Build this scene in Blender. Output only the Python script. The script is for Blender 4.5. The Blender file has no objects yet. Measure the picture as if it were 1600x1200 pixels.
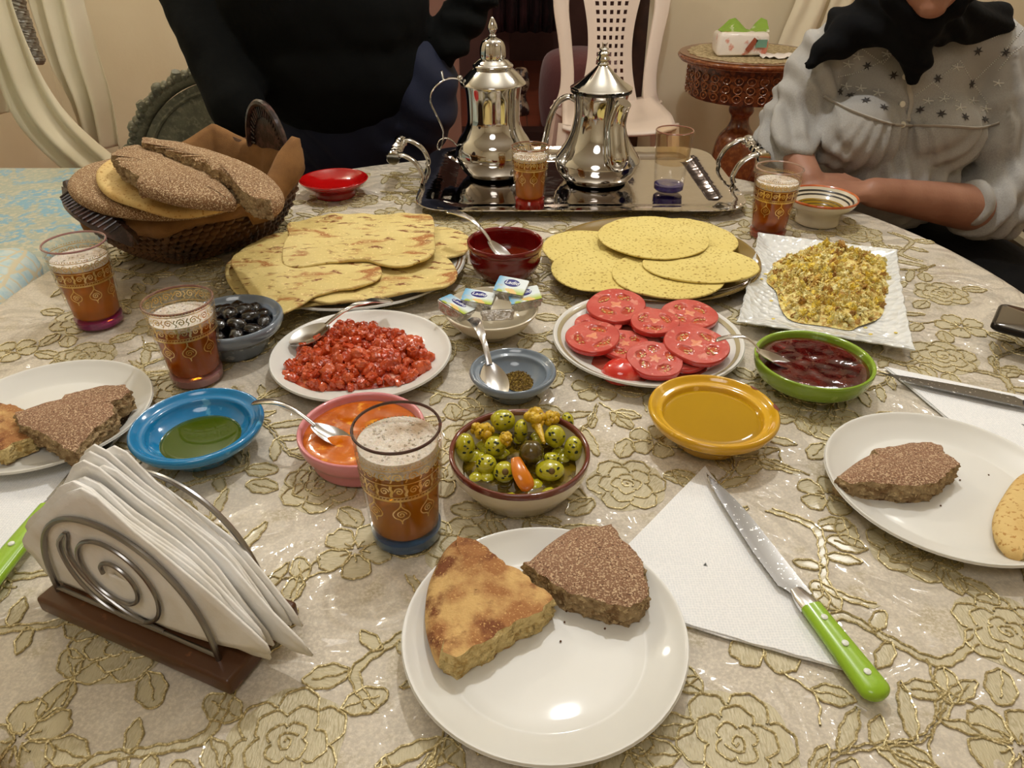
import bpy, bmesh, math, random
from mathutils import Vector, Matrix, Euler, noise
from mathutils.bvhtree import BVHTree

PI = math.pi
R = math.radians
SC = bpy.context.scene
COL = SC.collection
rnd = random.Random(7)

# ------------------------------------------------------------ camera, light, exposure
TZ = 0.75                      # table top height
CAMH = 1.22                    # camera height above the floor
FPX = 1155.0                   # focal length in pixels of a 1600 px wide frame
PITCH = R(33)
cam_d = bpy.data.cameras.new('camera')
cam = bpy.data.objects.new('camera', cam_d)
COL.objects.link(cam)
cam.location = (0, 0, CAMH)
cam.rotation_euler = (R(90) - PITCH, 0, 0)
cam_d.sensor_width = 36
cam_d.lens = 36 * FPX / 1600
cam_d.clip_start = .02
SC.camera = cam
SC.view_settings.view_transform = 'Standard'
SC.view_settings.look = 'None'
SC.view_settings.exposure = 0.0
SC.view_settings.gamma = 1
SC.view_settings.use_curve_mapping = False
wd = bpy.data.worlds.new('room_ambient')
SC.world = wd
wd.use_nodes = True
wd.node_tree.nodes['Background'].inputs[0].default_value = (1.0, .98, .95, 1)
wd.node_tree.nodes['Background'].inputs[1].default_value = .25


def lamp(name, kind, loc, power, col, size=.1, rot=(0, 0, 0)):
    d = bpy.data.lights.new(name, kind)
    d.energy = power
    d.color = col
    if kind == 'AREA':
        d.shape = 'DISK'
        d.size = size
    else:
        d.shadow_soft_size = size
    o = bpy.data.objects.new(name, d)
    o.location = loc
    o.rotation_euler = rot
    COL.objects.link(o)
    return o


lamp('ceiling_lamp', 'POINT', (.16, 1.30, 2.32), 36, (.985, .99, 1), .032)
lamp('room_fill', 'AREA', (-.2, -.6, 2.6), 9, (1, .98, .95), .9)  # added overhead fill light behind the camera, not a fixture
lamp('wall_fill', 'POINT', (1.25, 2.05, 2.42), 24, (.99, .985, .97), .14)  # added light for the right wall and the highlights on the plastic
lamp('wall_fill', 'POINT', (-1.3, 2.5, 2.45), 34, (1, .95, .84), .08)  # added fill that brightens the back left wall and curtain
lamp('hall_fill', 'POINT', (.25, 5.0, 2.4), 15, (1, .80, .66), .1)  # added fill, lifts the tile floor beyond the doorway


# ------------------------------------------------------------ geometry helpers
def T(px, py, h=0.0):
    """point on the horizontal plane h above the table top seen at that place of the photograph"""
    u = (px - 800) / FPX
    v = (600 - py) / FPX
    dy = math.cos(PITCH) + v * math.sin(PITCH)
    dz = -math.sin(PITCH) + v * math.cos(PITCH)
    t = -(CAMH - TZ - h) / dz
    return Vector((u * t, dy * t, TZ + h))


def PY(px, py, Y):
    """point on the vertical plane y = Y"""
    u = (px - 800) / FPX
    v = (600 - py) / FPX
    dy = math.cos(PITCH) + v * math.sin(PITCH)
    dz = -math.sin(PITCH) + v * math.cos(PITCH)
    t = Y / dy
    return Vector((u * t, Y, CAMH + dz * t))


def s(r, g, b):
    def c(x):
        x /= 255
        return x / 12.92 if x <= .04045 else ((x + .055) / 1.055) ** 2.4
    return (c(r), c(g), c(b), 1)


def tagit(o, label=None, cat=None, group=None, kind=None):
    if label:
        o['label'] = label
    if cat:
        o['category'] = cat
    if group:
        o['group'] = group
    if kind:
        o['kind'] = kind
    return o


def thing(name, label, cat, loc, group=None, rz=0):
    o = bpy.data.objects.new(name, None)
    o.empty_display_size = .02
    COL.objects.link(o)
    o.location = loc
    o.rotation_euler = (0, 0, rz)
    return tagit(o, label, cat, group)


class MB:
    def __init__(self):
        self.v = []
        self.f = []
        self.m = []

    def add(self, vs, fs, mi=0):
        b = len(self.v)
        self.v += [Vector(p) for p in vs]
        self.f += [tuple(i + b for i in q) for q in fs]
        self.m += [mi] * len(fs)
        return self

    def xf(self, M):
        self.v = [M @ p for p in self.v]
        return self

    def box(self, c, sz, M=None, mi=0, bev=0.0):
        x, y, z = sz[0] / 2, sz[1] / 2, sz[2] / 2
        if bev <= 0:
            vs = [Vector((a * x, b * y, d * z)) for a in (-1, 1) for b in (-1, 1) for d in (-1, 1)]
            fs = [(0, 1, 3, 2), (4, 6, 7, 5), (0, 4, 5, 1), (2, 3, 7, 6), (0, 2, 6, 4), (1, 5, 7, 3)]
        else:
            bm = bmesh.new()
            bmesh.ops.create_cube(bm, size=1)
            bmesh.ops.scale(bm, vec=(sz[0], sz[1], sz[2]), verts=bm.verts)
            bmesh.ops.bevel(bm, geom=bm.edges[:], offset=bev, segments=3, profile=.5, affect='EDGES')
            bm.verts.index_update()
            vs = [v.co.copy() for v in bm.verts]
            fs = [tuple(v.index for v in f.verts) for f in bm.faces]
            bm.free()
        if M is not None:
            vs = [M @ p for p in vs]
        return self.add([p + Vector(c) for p in vs], fs, mi)

    def ring(self, rings, closed=True, cap0=False, cap1=False, mi=0):
        """rings: list of equally long vertex loops"""
        b = len(self.v)
        n = len(rings[0])
        for r_ in rings:
            self.v += [Vector(p) for p in r_]
        m = n if closed else n - 1
        for k in range(len(rings) - 1):
            for i in range(m):
                j = (i + 1) % n
                self.f.append((b + k * n + i, b + k * n + j, b + (k + 1) * n + j, b + (k + 1) * n + i))
                self.m.append(mi)
        if cap0:
            self.f.append(tuple(b + i for i in reversed(range(n))))
            self.m.append(mi)
        if cap1:
            self.f.append(tuple(b + (len(rings) - 1) * n + i for i in range(n)))
            self.m.append(mi)
        return self

    def lathe(self, prof, seg=56, c=(0, 0, 0), mi=0, mod=None):
        rings = []
        for (r_, z) in prof:
            r_ = max(r_, 1e-5)
            loop = []
            for i in range(seg):
                a = 2 * PI * i / seg
                rr = r_ * (mod(a, r_, z) if mod else 1)
                loop.append((c[0] + rr * math.cos(a), c[1] + rr * math.sin(a), c[2] + z))
            rings.append(loop)
        return self.ring(rings, mi=mi)

    def tube(self, pts, rad, sides=8, closed=False, caps=True, mi=0, flat=None):
        """rad: number or list; flat: (w, t) multipliers for a ribbon like section"""
        pts = [Vector(p) for p in pts]
        n = len(pts)
        rings = []
        up = Vector((0, 0, 1))
        prev = None
        for i in range(n):
            if closed:
                d = pts[(i + 1) % n] - pts[i - 1]
            else:
                d = pts[min(i + 1, n - 1)] - pts[max(i - 1, 0)]
            if d.length < 1e-9:
                d = Vector((1, 0, 0))
            d.normalize()
            if prev is None:
                a = up.cross(d)
                if a.length < .2:
                    a = Vector((1, 0, 0)).cross(d)
            else:
                a = prev - d * prev.dot(d)
            a.normalize()
            prev = a
            b = d.cross(a)
            r_ = rad[i] if isinstance(rad, (list, tuple)) else rad
            fw, ft = flat if flat else (1, 1)
            rings.append([pts[i] + (a * math.cos(2 * PI * k / sides) * fw + b * math.sin(2 * PI * k / sides) * ft) * r_
                          for k in range(sides)])
        if closed:
            rings.append(rings[0])
        return self.ring(rings, cap0=caps and not closed, cap1=caps and not closed, mi=mi)

    def sphere(self, c, r_, sub=2, sc=(1, 1, 1), M=None, jit=0, fr=60, seed=0, mi=0, box=0):
        vs, fs = ICO[sub]
        out = []
        for p in vs:
            q = p.copy()
            if box:
                k = max(abs(q.x), abs(q.y), abs(q.z))
                q = q.lerp(q / k * .86, box)
            if jit:
                q *= 1 + jit * noise.noise(q * fr + Vector((seed, seed * 1.7, -seed)))
            q = Vector((q.x * sc[0], q.y * sc[1], q.z * sc[2])) * r_
            if M is not None:
                q = M @ q
            out.append(q + Vector(c))
        return self.add(out, fs, mi)

    def build(self, name, mat, parent=None, world=False, smooth=True, ang=40, base=False):
        """world: vertices are in world space and the parent is an unrotated empty"""
        vs = self.v
        loc = None
        if parent is not None and world:
            vs = [p - parent.location for p in vs]
        if parent is None:
            xs = [p.x for p in vs]
            ys = [p.y for p in vs]
            loc = Vector(((min(xs) + max(xs)) / 2, (min(ys) + max(ys)) / 2, min(p.z for p in vs)))
            vs = [p - loc for p in vs]
        me = bpy.data.meshes.new(name)
        me.from_pydata([tuple(p) for p in vs], [], self.f)
        mats = mat if isinstance(mat, (list, tuple)) else [mat]
        for m_ in mats:
            me.materials.append(m_)
        if len(mats) > 1:
            me.polygons.foreach_set('material_index', self.m)
        if smooth:
            me.polygons.foreach_set('use_smooth', [True] * len(me.polygons))
            if ang:
                me.set_sharp_from_angle(angle=R(ang))
        me.update()
        o = bpy.data.objects.new(name, me)
        COL.objects.link(o)
        if loc is not None:
            o.location = loc
        if parent is not None:
            o.parent = parent
        return o


ICO = {}
for _k in (1, 2, 3, 4):
    _b = bmesh.new()
    bmesh.ops.create_icosphere(_b, subdivisions=_k, radius=1)
    _b.verts.index_update()
    ICO[_k] = ([v.co.copy() for v in _b.verts], [tuple(v.index for v in f.verts) for f in _b.faces])
    _b.free()


def spline(pts, n=6, closed=False):
    """Catmull-Rom through pts of any dimension"""
    out = []
    m = len(pts)
    segs = m if closed else m - 1
    for i in range(segs):
        if closed:
            p0, p1, p2, p3 = pts[i - 1], pts[i], pts[(i + 1) % m], pts[(i + 2) % m]
        else:
            p0, p1, p2, p3 = pts[max(i - 1, 0)], pts[i], pts[i + 1], pts[min(i + 2, m - 1)]
        for k in range(n):
            t = k / n
            out.append(tuple(.5 * ((2 * b) + (-a + c) * t + (2 * a - 5 * b + 4 * c - d) * t * t + (-a + 3 * b - 3 * c + d) * t ** 3)
                             for a, b, c, d in zip(p0, p1, p2, p3)))
    if not closed:
        out.append(tuple(pts[-1]))
    return out


def copy_tree(o, parent=None):
    c = o.copy()
    COL.objects.link(c)
    c.parent = parent
    for ch in o.children:
        copy_tree(ch, c)
    return c


# ------------------------------------------------------------ materials
class NT:
    def __init__(self, name):
        self.m = bpy.data.materials.new(name)
        self.m.use_nodes = True
        self.t = self.m.node_tree
        self.b = self.t.nodes['Principled BSDF']
        self.out = self.t.nodes['Material Output']
        self.co = self.t.nodes.new('ShaderNodeTexCoord')

    def n(self, typ, **k):
        x = self.t.nodes.new('ShaderNode' + typ)
        for a, v in k.items():
            setattr(x, a, v)
        return x

    def l(self, a, b):
        self.t.links.new(a, b)

    def noise(self, scale, detail=4, rough=.55, dist=0, coord='Object', stretch=None, seed=0):
        x = self.n('TexNoise')
        x.inputs['Scale'].default_value = scale
        x.inputs['Detail'].default_value = detail
        x.inputs['Roughness'].default_value = rough
        x.inputs['Distortion'].default_value = dist
        mp = self.n('Mapping')
        mp.inputs['Location'].default_value = (seed, seed * .7, seed * 1.3)
        if stretch:
            mp.inputs['Scale'].default_value = stretch
        self.l(self.co.outputs[coord], mp.inputs[0])
        self.l(mp.outputs[0], x.inputs['Vector'])
        return x.outputs['Fac']

    def voro(self, scale, feature='F1', coord='Object', out='Distance', rand=1):
        x = self.n('TexVoronoi', feature=feature)
        x.inputs['Scale'].default_value = scale
        x.inputs['Randomness'].default_value = rand
        self.l(self.co.outputs[coord], x.inputs['Vector'])
        return x.outputs[out]

    def ramp(self, src, a, b, lo=0., hi=1.):
        x = self.n('MapRange')
        x.inputs['From Min'].default_value = a
        x.inputs['From Max'].default_value = b
        x.inputs['To Min'].default_value = lo
        x.inputs['To Max'].default_value = hi
        self.l(src, x.inputs['Value'])
        return x.outputs['Result']

    def mix(self, fac, a, b):
        x = self.n('Mix', data_type='RGBA')
        if isinstance(fac, (int, float)):
            x.inputs[0].default_value = fac
        else:
            self.l(fac, x.inputs[0])
        for v, i in ((a, 6), (b, 7)):
            if isinstance(v, (tuple, list)):
                x.inputs[i].default_value = v
            else:
                self.l(v, x.inputs[i])
        return x.outputs[2]

    def math(self, op, a, b=0.):
        x = self.n('Math', operation=op)
        for i, v in enumerate((a, b)):
            if isinstance(v, (int, float)):
                x.inputs[i].default_value = v
            else:
                self.l(v, x.inputs[i])
        return x.outputs[0]

    def bump(self, src, dist=.001, strength=1., to='Normal', prev=None):
        x = self.n('Bump')
        x.inputs['Distance'].default_value = dist
        x.inputs['Strength'].default_value = strength
        self.l(src, x.inputs['Height'])
        if prev is not None:
            self.l(prev, x.inputs['Normal'])
        if to:
            self.l(x.outputs[0], self.b.inputs[to])
        return x.outputs[0]

    def set(self, **k):
        for a, v in k.items():
            i = self.b.inputs[a.replace('_', ' ')]
            if isinstance(v, (int, float, tuple, list)):
                i.default_value = v
            else:
                self.l(v, i)
        return self


def M(name, col, rough=.5, metal=0., layers=(), bump=None, coat=0., sss=0., trans=0., sheen=0., spec=.5, ior=1.45):
    """layers: (scale, lo, hi, colour[, detail[, kind]]) ; bump: (scale, distance[, detail])"""
    t = NT(name)
    c = col
    for i, L in enumerate(layers):
        kind = L[5] if len(L) > 5 else 'n'
        det = L[4] if len(L) > 4 else 4
        if kind == 'v':
            src = t.voro(L[0])
        else:
            src = t.noise(L[0], det, seed=i * 3.1)
        c = t.mix(t.ramp(src, L[1], L[2]), c, L[3])
    t.set(Base_Color=c, Roughness=rough, Metallic=metal, IOR=ior)
    t.b.inputs['Coat Weight'].default_value = coat
    t.b.inputs['Coat Roughness'].default_value = .06
    t.b.inputs['Specular IOR Level'].default_value = spec
    if sss:
        t.b.inputs['Subsurface Weight'].default_value = sss
        t.b.inputs['Subsurface Scale'].default_value = .01
        t.b.inputs['Subsurface Radius'].default_value = (1, .5, .25)
    t.b.inputs['Transmission Weight'].default_value = trans
    t.b.inputs['Sheen Weight'].default_value = sheen
    if bump:
        t.bump(t.noise(bump[0], bump[2] if len(bump) > 2 else 3), bump[1])
    return t.m


def thin_glass(name, tint=(1, 1, 1, 1), refl=1.0, rough=.02):
    t = NT(name)
    tr = t.n('BsdfTransparent')
    tr.inputs[0].default_value = tint
    gl = t.n('BsdfGlossy')
    gl.inputs['Roughness'].default_value = rough
    fr = t.n('LayerWeight')
    fr.inputs[0].default_value = .5
    f2 = t.math('MULTIPLY', t.math('ADD', t.math('MULTIPLY', t.math('POWER', fr.outputs['Facing'], 4.0), .5), .022), refl)
    mx = t.n('MixShader')
    t.l(f2, mx.inputs[0])
    t.l(tr.outputs[0], mx.inputs[1])
    t.l(gl.outputs[0], mx.inputs[2])
    t.l(mx.outputs[0], t.out.inputs[0])
    return t.m


CHROME = M('polished_steel', (.60, .59, .57, 1), .07, 1, bump=(9, .0015, 2))
CHROME2 = M('tray_steel', (.62, .58, .55, 1), .06, 1, bump=(14, .0012, 3))
SPOON = M('spoon_steel', (.75, .75, .76, 1), .22, 1)
WIRE = M('wire_steel', (.30, .29, .28, 1), .28, 1)
CER = lambda n, c, r_=.12, **k: M(n, c, r_, layers=k.get('layers', ()), coat=.6, bump=(60, .0004, 2))
WHITE = M('white_glaze', s(220, 219, 213), .40, coat=.15, layers=((5, .45, .7, s(215, 213, 205)),))
GLASS = thin_glass('clear_glass')
GOLD = M('gold_print', s(205, 170, 95), .28, .75, layers=((90, .45, .6, s(230, 205, 150)),))

# ------------------------------------------------------------ room
def struct(mb, name, mat, **k):
    o = mb.build(name, mat, smooth=False, **k)
    o['kind'] = 'structure'
    return o


WALL = M('cream_plaster', s(224, 212, 184), .75, layers=((3, .3, .8, s(216, 202, 172)),), bump=(40, .001))
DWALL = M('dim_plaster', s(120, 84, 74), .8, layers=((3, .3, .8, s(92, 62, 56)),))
t = NT('terracotta_tiles')
ck = t.n('TexBrick')
ck.offset = 0
ck.inputs['Scale'].default_value = 1
ck.inputs['Brick Width'].default_value = .3
ck.inputs['Row Height'].default_value = .3
ck.inputs['Mortar Size'].default_value = .004
ck.inputs['Color1'].default_value = s(150, 80, 58)
ck.inputs['Color2'].default_value = s(134, 70, 52)
ck.inputs['Mortar'].default_value = s(90, 60, 48)
t.l(t.co.outputs['Object'], ck.inputs['Vector'])
t.set(Base_Color=ck.outputs['Color'], Roughness=.3)
TILE = t.m
LX, RX, BY, FY, CZ = -2.3, 2.5, 3.95, -1.6, 2.75
struct(MB().box((.1, 2.9, -.05), (5.4, 9.4, .1)), 'floor', TILE)
struct(MB().box((.1, 2.9, CZ + .05), (5.4, 9.4, .1)), 'ceiling', M('ceiling_paint', s(225, 218, 200), .8))
w = MB()
DX0, DX1, DH = -.43, .655, 2.1
w.box(((LX + DX0) / 2, BY + .06, CZ / 2), (DX0 - LX, .12, CZ))
w.box(((RX + DX1) / 2, BY + .06, CZ / 2), (RX - DX1, .12, CZ))
w.box(((DX0 + DX1) / 2, BY + .06, (CZ + DH) / 2), (DX1 - DX0, .12, CZ - DH))
struct(w, 'wall_back', WALL)
struct(MB().box((LX - .05, (BY + FY) / 2, CZ / 2), (.1, BY - FY + .2, CZ)), 'wall_left', WALL)
struct(MB().box((RX + .05, (BY + FY) / 2, CZ / 2), (.1, BY - FY + .2, CZ)), 'wall_right', WALL)
struct(MB().box((.1, FY - .05, CZ / 2), (RX - LX + .2, .1, CZ)), 'wall_front', WALL)
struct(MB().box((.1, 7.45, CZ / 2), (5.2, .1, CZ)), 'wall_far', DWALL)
# the dim room behind: a partition with its own dark opening and a step
w = MB()
w.box((-.62, 6.2, CZ / 2), (1.2, .12, CZ))
w.box((1.6, 6.2, CZ / 2), (1.4, .12, CZ))
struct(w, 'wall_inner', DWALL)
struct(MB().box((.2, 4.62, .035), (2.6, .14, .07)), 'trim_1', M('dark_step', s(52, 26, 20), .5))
DFR = M('dark_wood_frame', s(48, 30, 24), .45, layers=((12, .4, .7, s(70, 44, 32)),))
w = MB()
for x in (DX0 + .02, DX1 - .035):
    w.box((x, BY + .055, DH / 2), (.07 if x > 0 else .04, .16, DH), bev=.006)
w.box(((DX0 + DX1) / 2, BY + .055, DH - .02), (DX1 - DX0, .15, .04))
struct(w, 'door_1', DFR)
struct(MB().box((-.345, BY - .012, DH / 2), (.17, .03, DH), bev=.004), 'trim_2', M('brown_jamb', s(128, 92, 80), .6))
# dark clothes and a pouf in the dim room
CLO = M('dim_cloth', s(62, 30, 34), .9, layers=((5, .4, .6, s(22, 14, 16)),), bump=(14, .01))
g = MB()
n = 40
rings = []
for k in range(14):
    z = 2.0 - k * .12
    rings.append([(-.13 + (i / n) * .46, 5.9 + .05 * math.sin(i * .8 + k * .2) + .02 * math.sin(i * 2.1), z) for i in range(n)])
g.ring(rings, closed=False)
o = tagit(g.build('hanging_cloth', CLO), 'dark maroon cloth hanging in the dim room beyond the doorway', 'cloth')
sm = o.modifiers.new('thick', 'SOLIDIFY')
sm.thickness = .01
g = MB().lathe(spline([(0, 0), (.2, 0), (.24, .08), (.25, .25), (.22, .42), (.12, .47), (0, .475)], 5), 40)
g.xf(Matrix.Translation((.42, 4.95, 0)))
tagit(g.build('pouf', M('pink_velvet', s(132, 80, 82), .75, sheen=.4, bump=(20, .004))),
      'dusky pink rounded pouf on the floor behind the plastic chair', 'pouf')
g = MB()
g.lathe(spline([(0, 0), (.05, 0), (.06, .04), (.035, .12), (.06, .2), (.045, .28), (.03, .3), (0, .3)], 5), 24)
g.xf(Matrix.Translation((.06, 5.3, 0)))
tagit(g.build('vase', M('mottled_vase', s(196, 170, 140), .3, layers=((22, .45, .55, s(60, 40, 36)),))),
      'small mottled pale and dark vase on the dim room floor', 'vase')

# ------------------------------------------------------------ curtains
CURT = M('cream_curtain', s(232, 222, 196), .85, sheen=.2, bump=(300, .0003), sss=0, layers=((4, .35, .7, s(222, 210, 182)),))


def swath(L, Rr, Y, folds, amp, name, parent, ph=0):
    L = [PY(a, b, Y) for a, b in L]
    Rr = [PY(a, b, Y) for a, b in Rr]
    L = [Vector(q) for q in spline([tuple(p) for p in L], 8)]
    Rr = [Vector(q) for q in spline([tuple(p) for p in Rr], 8)]
    n = 60
    rings = []
    for k in range(len(L)):
        row = []
        for i in range(n + 1):
            f = i / n
            p = L[k].lerp(Rr[k], f)
            d = amp * (math.sin(f * folds * 2 * PI + ph + k * .05) + .35 * math.sin(f * folds * 5.3 + 1 + k * .12))
            row.append(p + Vector((0, -d - .03 * math.sin(PI * f), 0)))
        rings.append(row)
    o = MB().ring(rings, closed=False).build(name, CURT, parent, world=True, ang=0)
    m = o.modifiers.new('t', 'SOLIDIFY')
    m.thickness = .003
    return o


cu = thing('curtain', 'cream curtain gathered in long diagonal folds at the left behind the blue sofa', 'curtain', (-1.9, 2.75, .5))
swath([(-60, -60), (-20, 60), (20, 170), (60, 225), (112, 272)], [(5, -60), (38, 40), (78, 130), (125, 195), (200, 262)], 2.72, 2.2, .018, 'curtain_panel', cu)
swath([(38, -60), (58, 20), (84, 100), (112, 160), (128, 215)], [(112, -60), (132, 20), (152, 90), (174, 160), (188, 232)], 2.80, 2.6, .022, 'curtain_panel', cu, 1.2)
swath([(-70, -60), (-50, 60), (-40, 150), (-30, 180)], [(-10, -60), (2, 70), (10, 140), (14, 176)], 2.86, 1.5, .015, 'curtain_panel', cu, 2)
g = MB()
pa = [PY(a, b, 2.84) for a, b in ((22, -40), (28, 10), (38, 40), (48, 70), (58, 95))]
pa = [Vector(q) for q in spline([tuple(p) for p in pa], 14)]
for k in range(3):
    q = []
    for i, p in enumerate(pa):
        a = i * .9 + k * 2 * PI / 3
        q.append(p + Vector((math.cos(a) * .016, math.sin(a) * .016, 0)))
    g.tube(q, .014, 8)
g.build('tieback', M('silver_rope', s(150, 146, 138), .45, .4), cu, world=True)
cu = thing('curtain', 'pale cream curtain panel slanting down behind the wooden side table', 'curtain', (1.35, 3.88, .5))
swath([(1262, -60), (1243, 0), (1222, 50), (1203, 100), (1190, 140)], [(1310, -60), (1290, 0), (1272, 48), (1252, 100), (1240, 140)], 3.84, 1.3, .012, 'curtain_panel', cu)
swath([(1315, -60), (1296, 0), (1278, 48), (1258, 100), (1248, 140)], [(1350, -60), (1330, 0), (1312, 48), (1292, 100), (1280, 140)], 3.85, 1.0, .012, 'curtain_panel', cu, 1)

# ------------------------------------------------------------ blue sofa, cushion
t = NT('blue_brocade')
nz = t.noise(9, 3, .6, 1.5)
nz2 = t.noise(60, 3, .6)
c = t.mix(t.ramp(nz, .50, .56), s(176, 184, 168), s(120, 178, 205))
c = t.mix(t.ramp(nz2, .5, .6), c, s(205, 200, 176))
t.set(Base_Color=c, Roughness=.45)
t.b.inputs['Sheen Weight'].default_value = .3
t.bump(nz2, .002)
BROC = t.m
sf = thing('sofa', 'light blue and gold brocade banquette sofa along the left wall', 'sofa', (-1.72, 1.3, 0))
MB().box((-1.71, 1.35, .29), (1.08, 2.36, .38), bev=.07).build('mattress', BROC, sf, world=True)
MB().box((-1.71, 1.35, .05), (1.0, 2.3, .1), bev=.01).build('base', DFR, sf, world=True)
MB().box((-2.17, 1.35, .68), (.2, 2.3, .42), bev=.06).build('back_cushion', BROC, sf, world=True)
t = NT('scale_brocade')
v = t.voro(27, 'DISTANCE_TO_EDGE', rand=.15)
c = t.mix(t.ramp(v, .05, .09), s(208, 198, 168), t.mix(t.ramp(t.noise(40), .4, .6), s(170, 200, 208), s(200, 212, 208)))
t.set(Base_Color=c, Roughness=.5)
SCALE = t.m
g = MB().box((0, 0, 0), (.62, .62, .10), bev=.045)
for p in g.v:
    p.z += .012 * noise.noise(p * 7)
g.xf(Matrix.Translation((-1.27, 1.17, .545)) @ Matrix.Rotation(.25, 4, 'Z'))
tagit(g.build('cushion', SCALE), 'pale blue cushion with a gold fish-scale pattern lying at the front of the sofa', 'cushion')

# carved grey green chair behind the basket
CARV = M('carved_greygreen', s(110, 108, 90), .5, layers=((20, .4, .65, s(84, 84, 70)), (90, .5, .7, s(134, 130, 110))), bump=(70, .001))
ch = thing('carved_chair', 'dark grey-green carved armchair with a scalloped rounded back beside the curtain', 'chair', (-.84, 2.32, 0))
cx, cy = -.84, 2.3


def backcurve(a, k=1.0):
    return Vector((cx + .33 * k * math.cos(a), cy, .48 + .33 * k * math.sin(a)))


g = MB()
g.add([backcurve(PI * i / 40, .93) + Vector((0, -.012, 0)) for i in range(41)] + [backcurve(PI * i / 40, .93) + Vector((0, .012, 0)) for i in range(41)],
      [tuple(range(41)), tuple(range(81, 40, -1))])
g.build('back_panel', CARV, ch, world=True, smooth=False)
MB().tube([backcurve(PI * (i / 48) * 1.1 - .15) for i in range(49)], .022, 10).build('back_frame', CARV, ch, world=True)
MB().tube([backcurve(PI * (i / 48), .86) + Vector((0, -.014, 0)) for i in range(49)], .006, 6).build('inner_moulding', CARV, ch, world=True)
for i in range(44):
    a = PI * (i + .5) / 44
    g = MB()
    p = backcurve(a, 1.03 if i % 3 else 1.05) + Vector((0, -.014, 0))
    g.sphere(p, .0165 if i % 3 else .020, 2, (1, .8, 1), jit=.3, fr=3, seed=i)
    g.sphere(p + Vector((0, -.013, 0)), .007, 1)
    g.build('carved_scroll', CARV, ch, world=True)
MB().box((cx, cy - .24, .42), (.56, .5, .1), bev=.03).build('seat', CARV, ch, world=True)
for sx in (-1, 1):
    for sy in (-.45, -.03):
        MB().tube([(cx + sx * .24, cy + sy, .39), (cx + sx * .25, cy + sy, .2), (cx + sx * .24, cy + sy, .001)], [.03, .02, .024], 10).build('leg', CARV, ch, world=True)

# ------------------------------------------------------------ white plastic chair
PLAS = M('white_plastic', s(226, 208, 194), .38, coat=.1)
pc = thing('plastic_chair', 'white moulded plastic garden chair with a perforated back, empty, behind the teapots', 'chair', (.445, 3.45, 0))
X0 = .445
Yb = 3.60


def chY(z):                      # back leans away from the table
    return Yb + (z - .45) * .22


g = MB()
for sx in (-1, 1):
    pts = []
    for (dx, z) in ((.235, .40), (.20, .46), (.19, .56), (.205, .70), (.225, .84), (.215, .95), (.14, 1.03), (0, 1.05)):
        pts.append((X0 + sx * dx, chY(z), z))
    sp_ = spline(pts, 6)
    rings = []
    for i, p in enumerate(sp_):
        a, b = Vector(sp_[max(i - 1, 0)]), Vector(sp_[min(i + 1, len(sp_) - 1)])
        d = (b - a).normalized()
        nx = Vector((0, 1, 0)).cross(d).normalized()
        hw_ = .042 - .012 * math.sin(PI * min(1, i / 30))
        q = Vector(p)
        rings.append([q + nx * hw_ * math.cos(t_) + Vector((0, .012 * math.copysign(abs(math.sin(t_)) ** .6, math.sin(t_)), 0)) for t_ in [2 * PI * k / 14 for k in range(14)]])
    g.ring(rings, cap0=True, cap1=True)
g.build('back_frame', PLAS, pc, world=True)
# central splat with real holes
g = MB()
cols, rows = 15, 38
z0, z1 = .42, 1.06


def splat(i, k, dy):
    z = z0 + (z1 - z0) * k / rows
    f = (z - z0) / (z1 - z0)
    hw = .145 - .045 * math.sin(min(1, f * 1.25) * PI) + .05 * max(0, f - .75)
    return Vector((X0 + .0 + hw * (i / cols * 2 - 1), chY(z) + dy - .012 * math.sin(PI * i / cols), z))


vs = [splat(i, k, 0) for k in range(rows + 1) for i in range(cols + 1)]
fs = []
for k in range(rows):
    for i in range(cols):
        if 3 <= i <= 11 and i % 2 == 1 and 5 <= k <= 35 and k % 2 == 1:
            continue
        b = k * (cols + 1) + i
        fs.append((b, b + 1, b + cols + 2, b + cols + 1))
g.add(vs, fs)
o = g.build('back_splat', PLAS, pc, world=True, smooth=False)
m = o.modifiers.new('t', 'SOLIDIFY')
m.thickness = .007
g = MB()
rings = []
for k in range(13):
    f = k / 12
    y = 3.14 + f * .50
    hw = .235 - .03 * f
    row = []
    for i in range(21):
        u = i / 20 * 2 - 1
        z = .455 - .02 * math.sin(f * PI) * (1 - u * u) + .02 * abs(u) ** 4 - .05 * max(0, .2 - f) ** 1.2 * 4
        row.append((X0 + hw * u, y - .03 * (1 - u * u) * (1 - f), z))
    rings.append(row)
g.ring(rings, closed=False)
o = g.build('seat', PLAS, pc, world=True)
m = o.modifiers.new('t', 'SOLIDIFY')
m.thickness = .012
for sx in (-1, 1):
    for (ya, yb2) in ((3.18, 3.1), (3.60, 3.68)):
        MB().tube([(X0 + sx * .225, ya, .45), (X0 + sx * .25, (ya + yb2) / 2, .22), (X0 + sx * .265, yb2, .002)], [.03, .025, .022], 8, flat=(1, .8)).build('leg', PLAS, pc, world=True)

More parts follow.
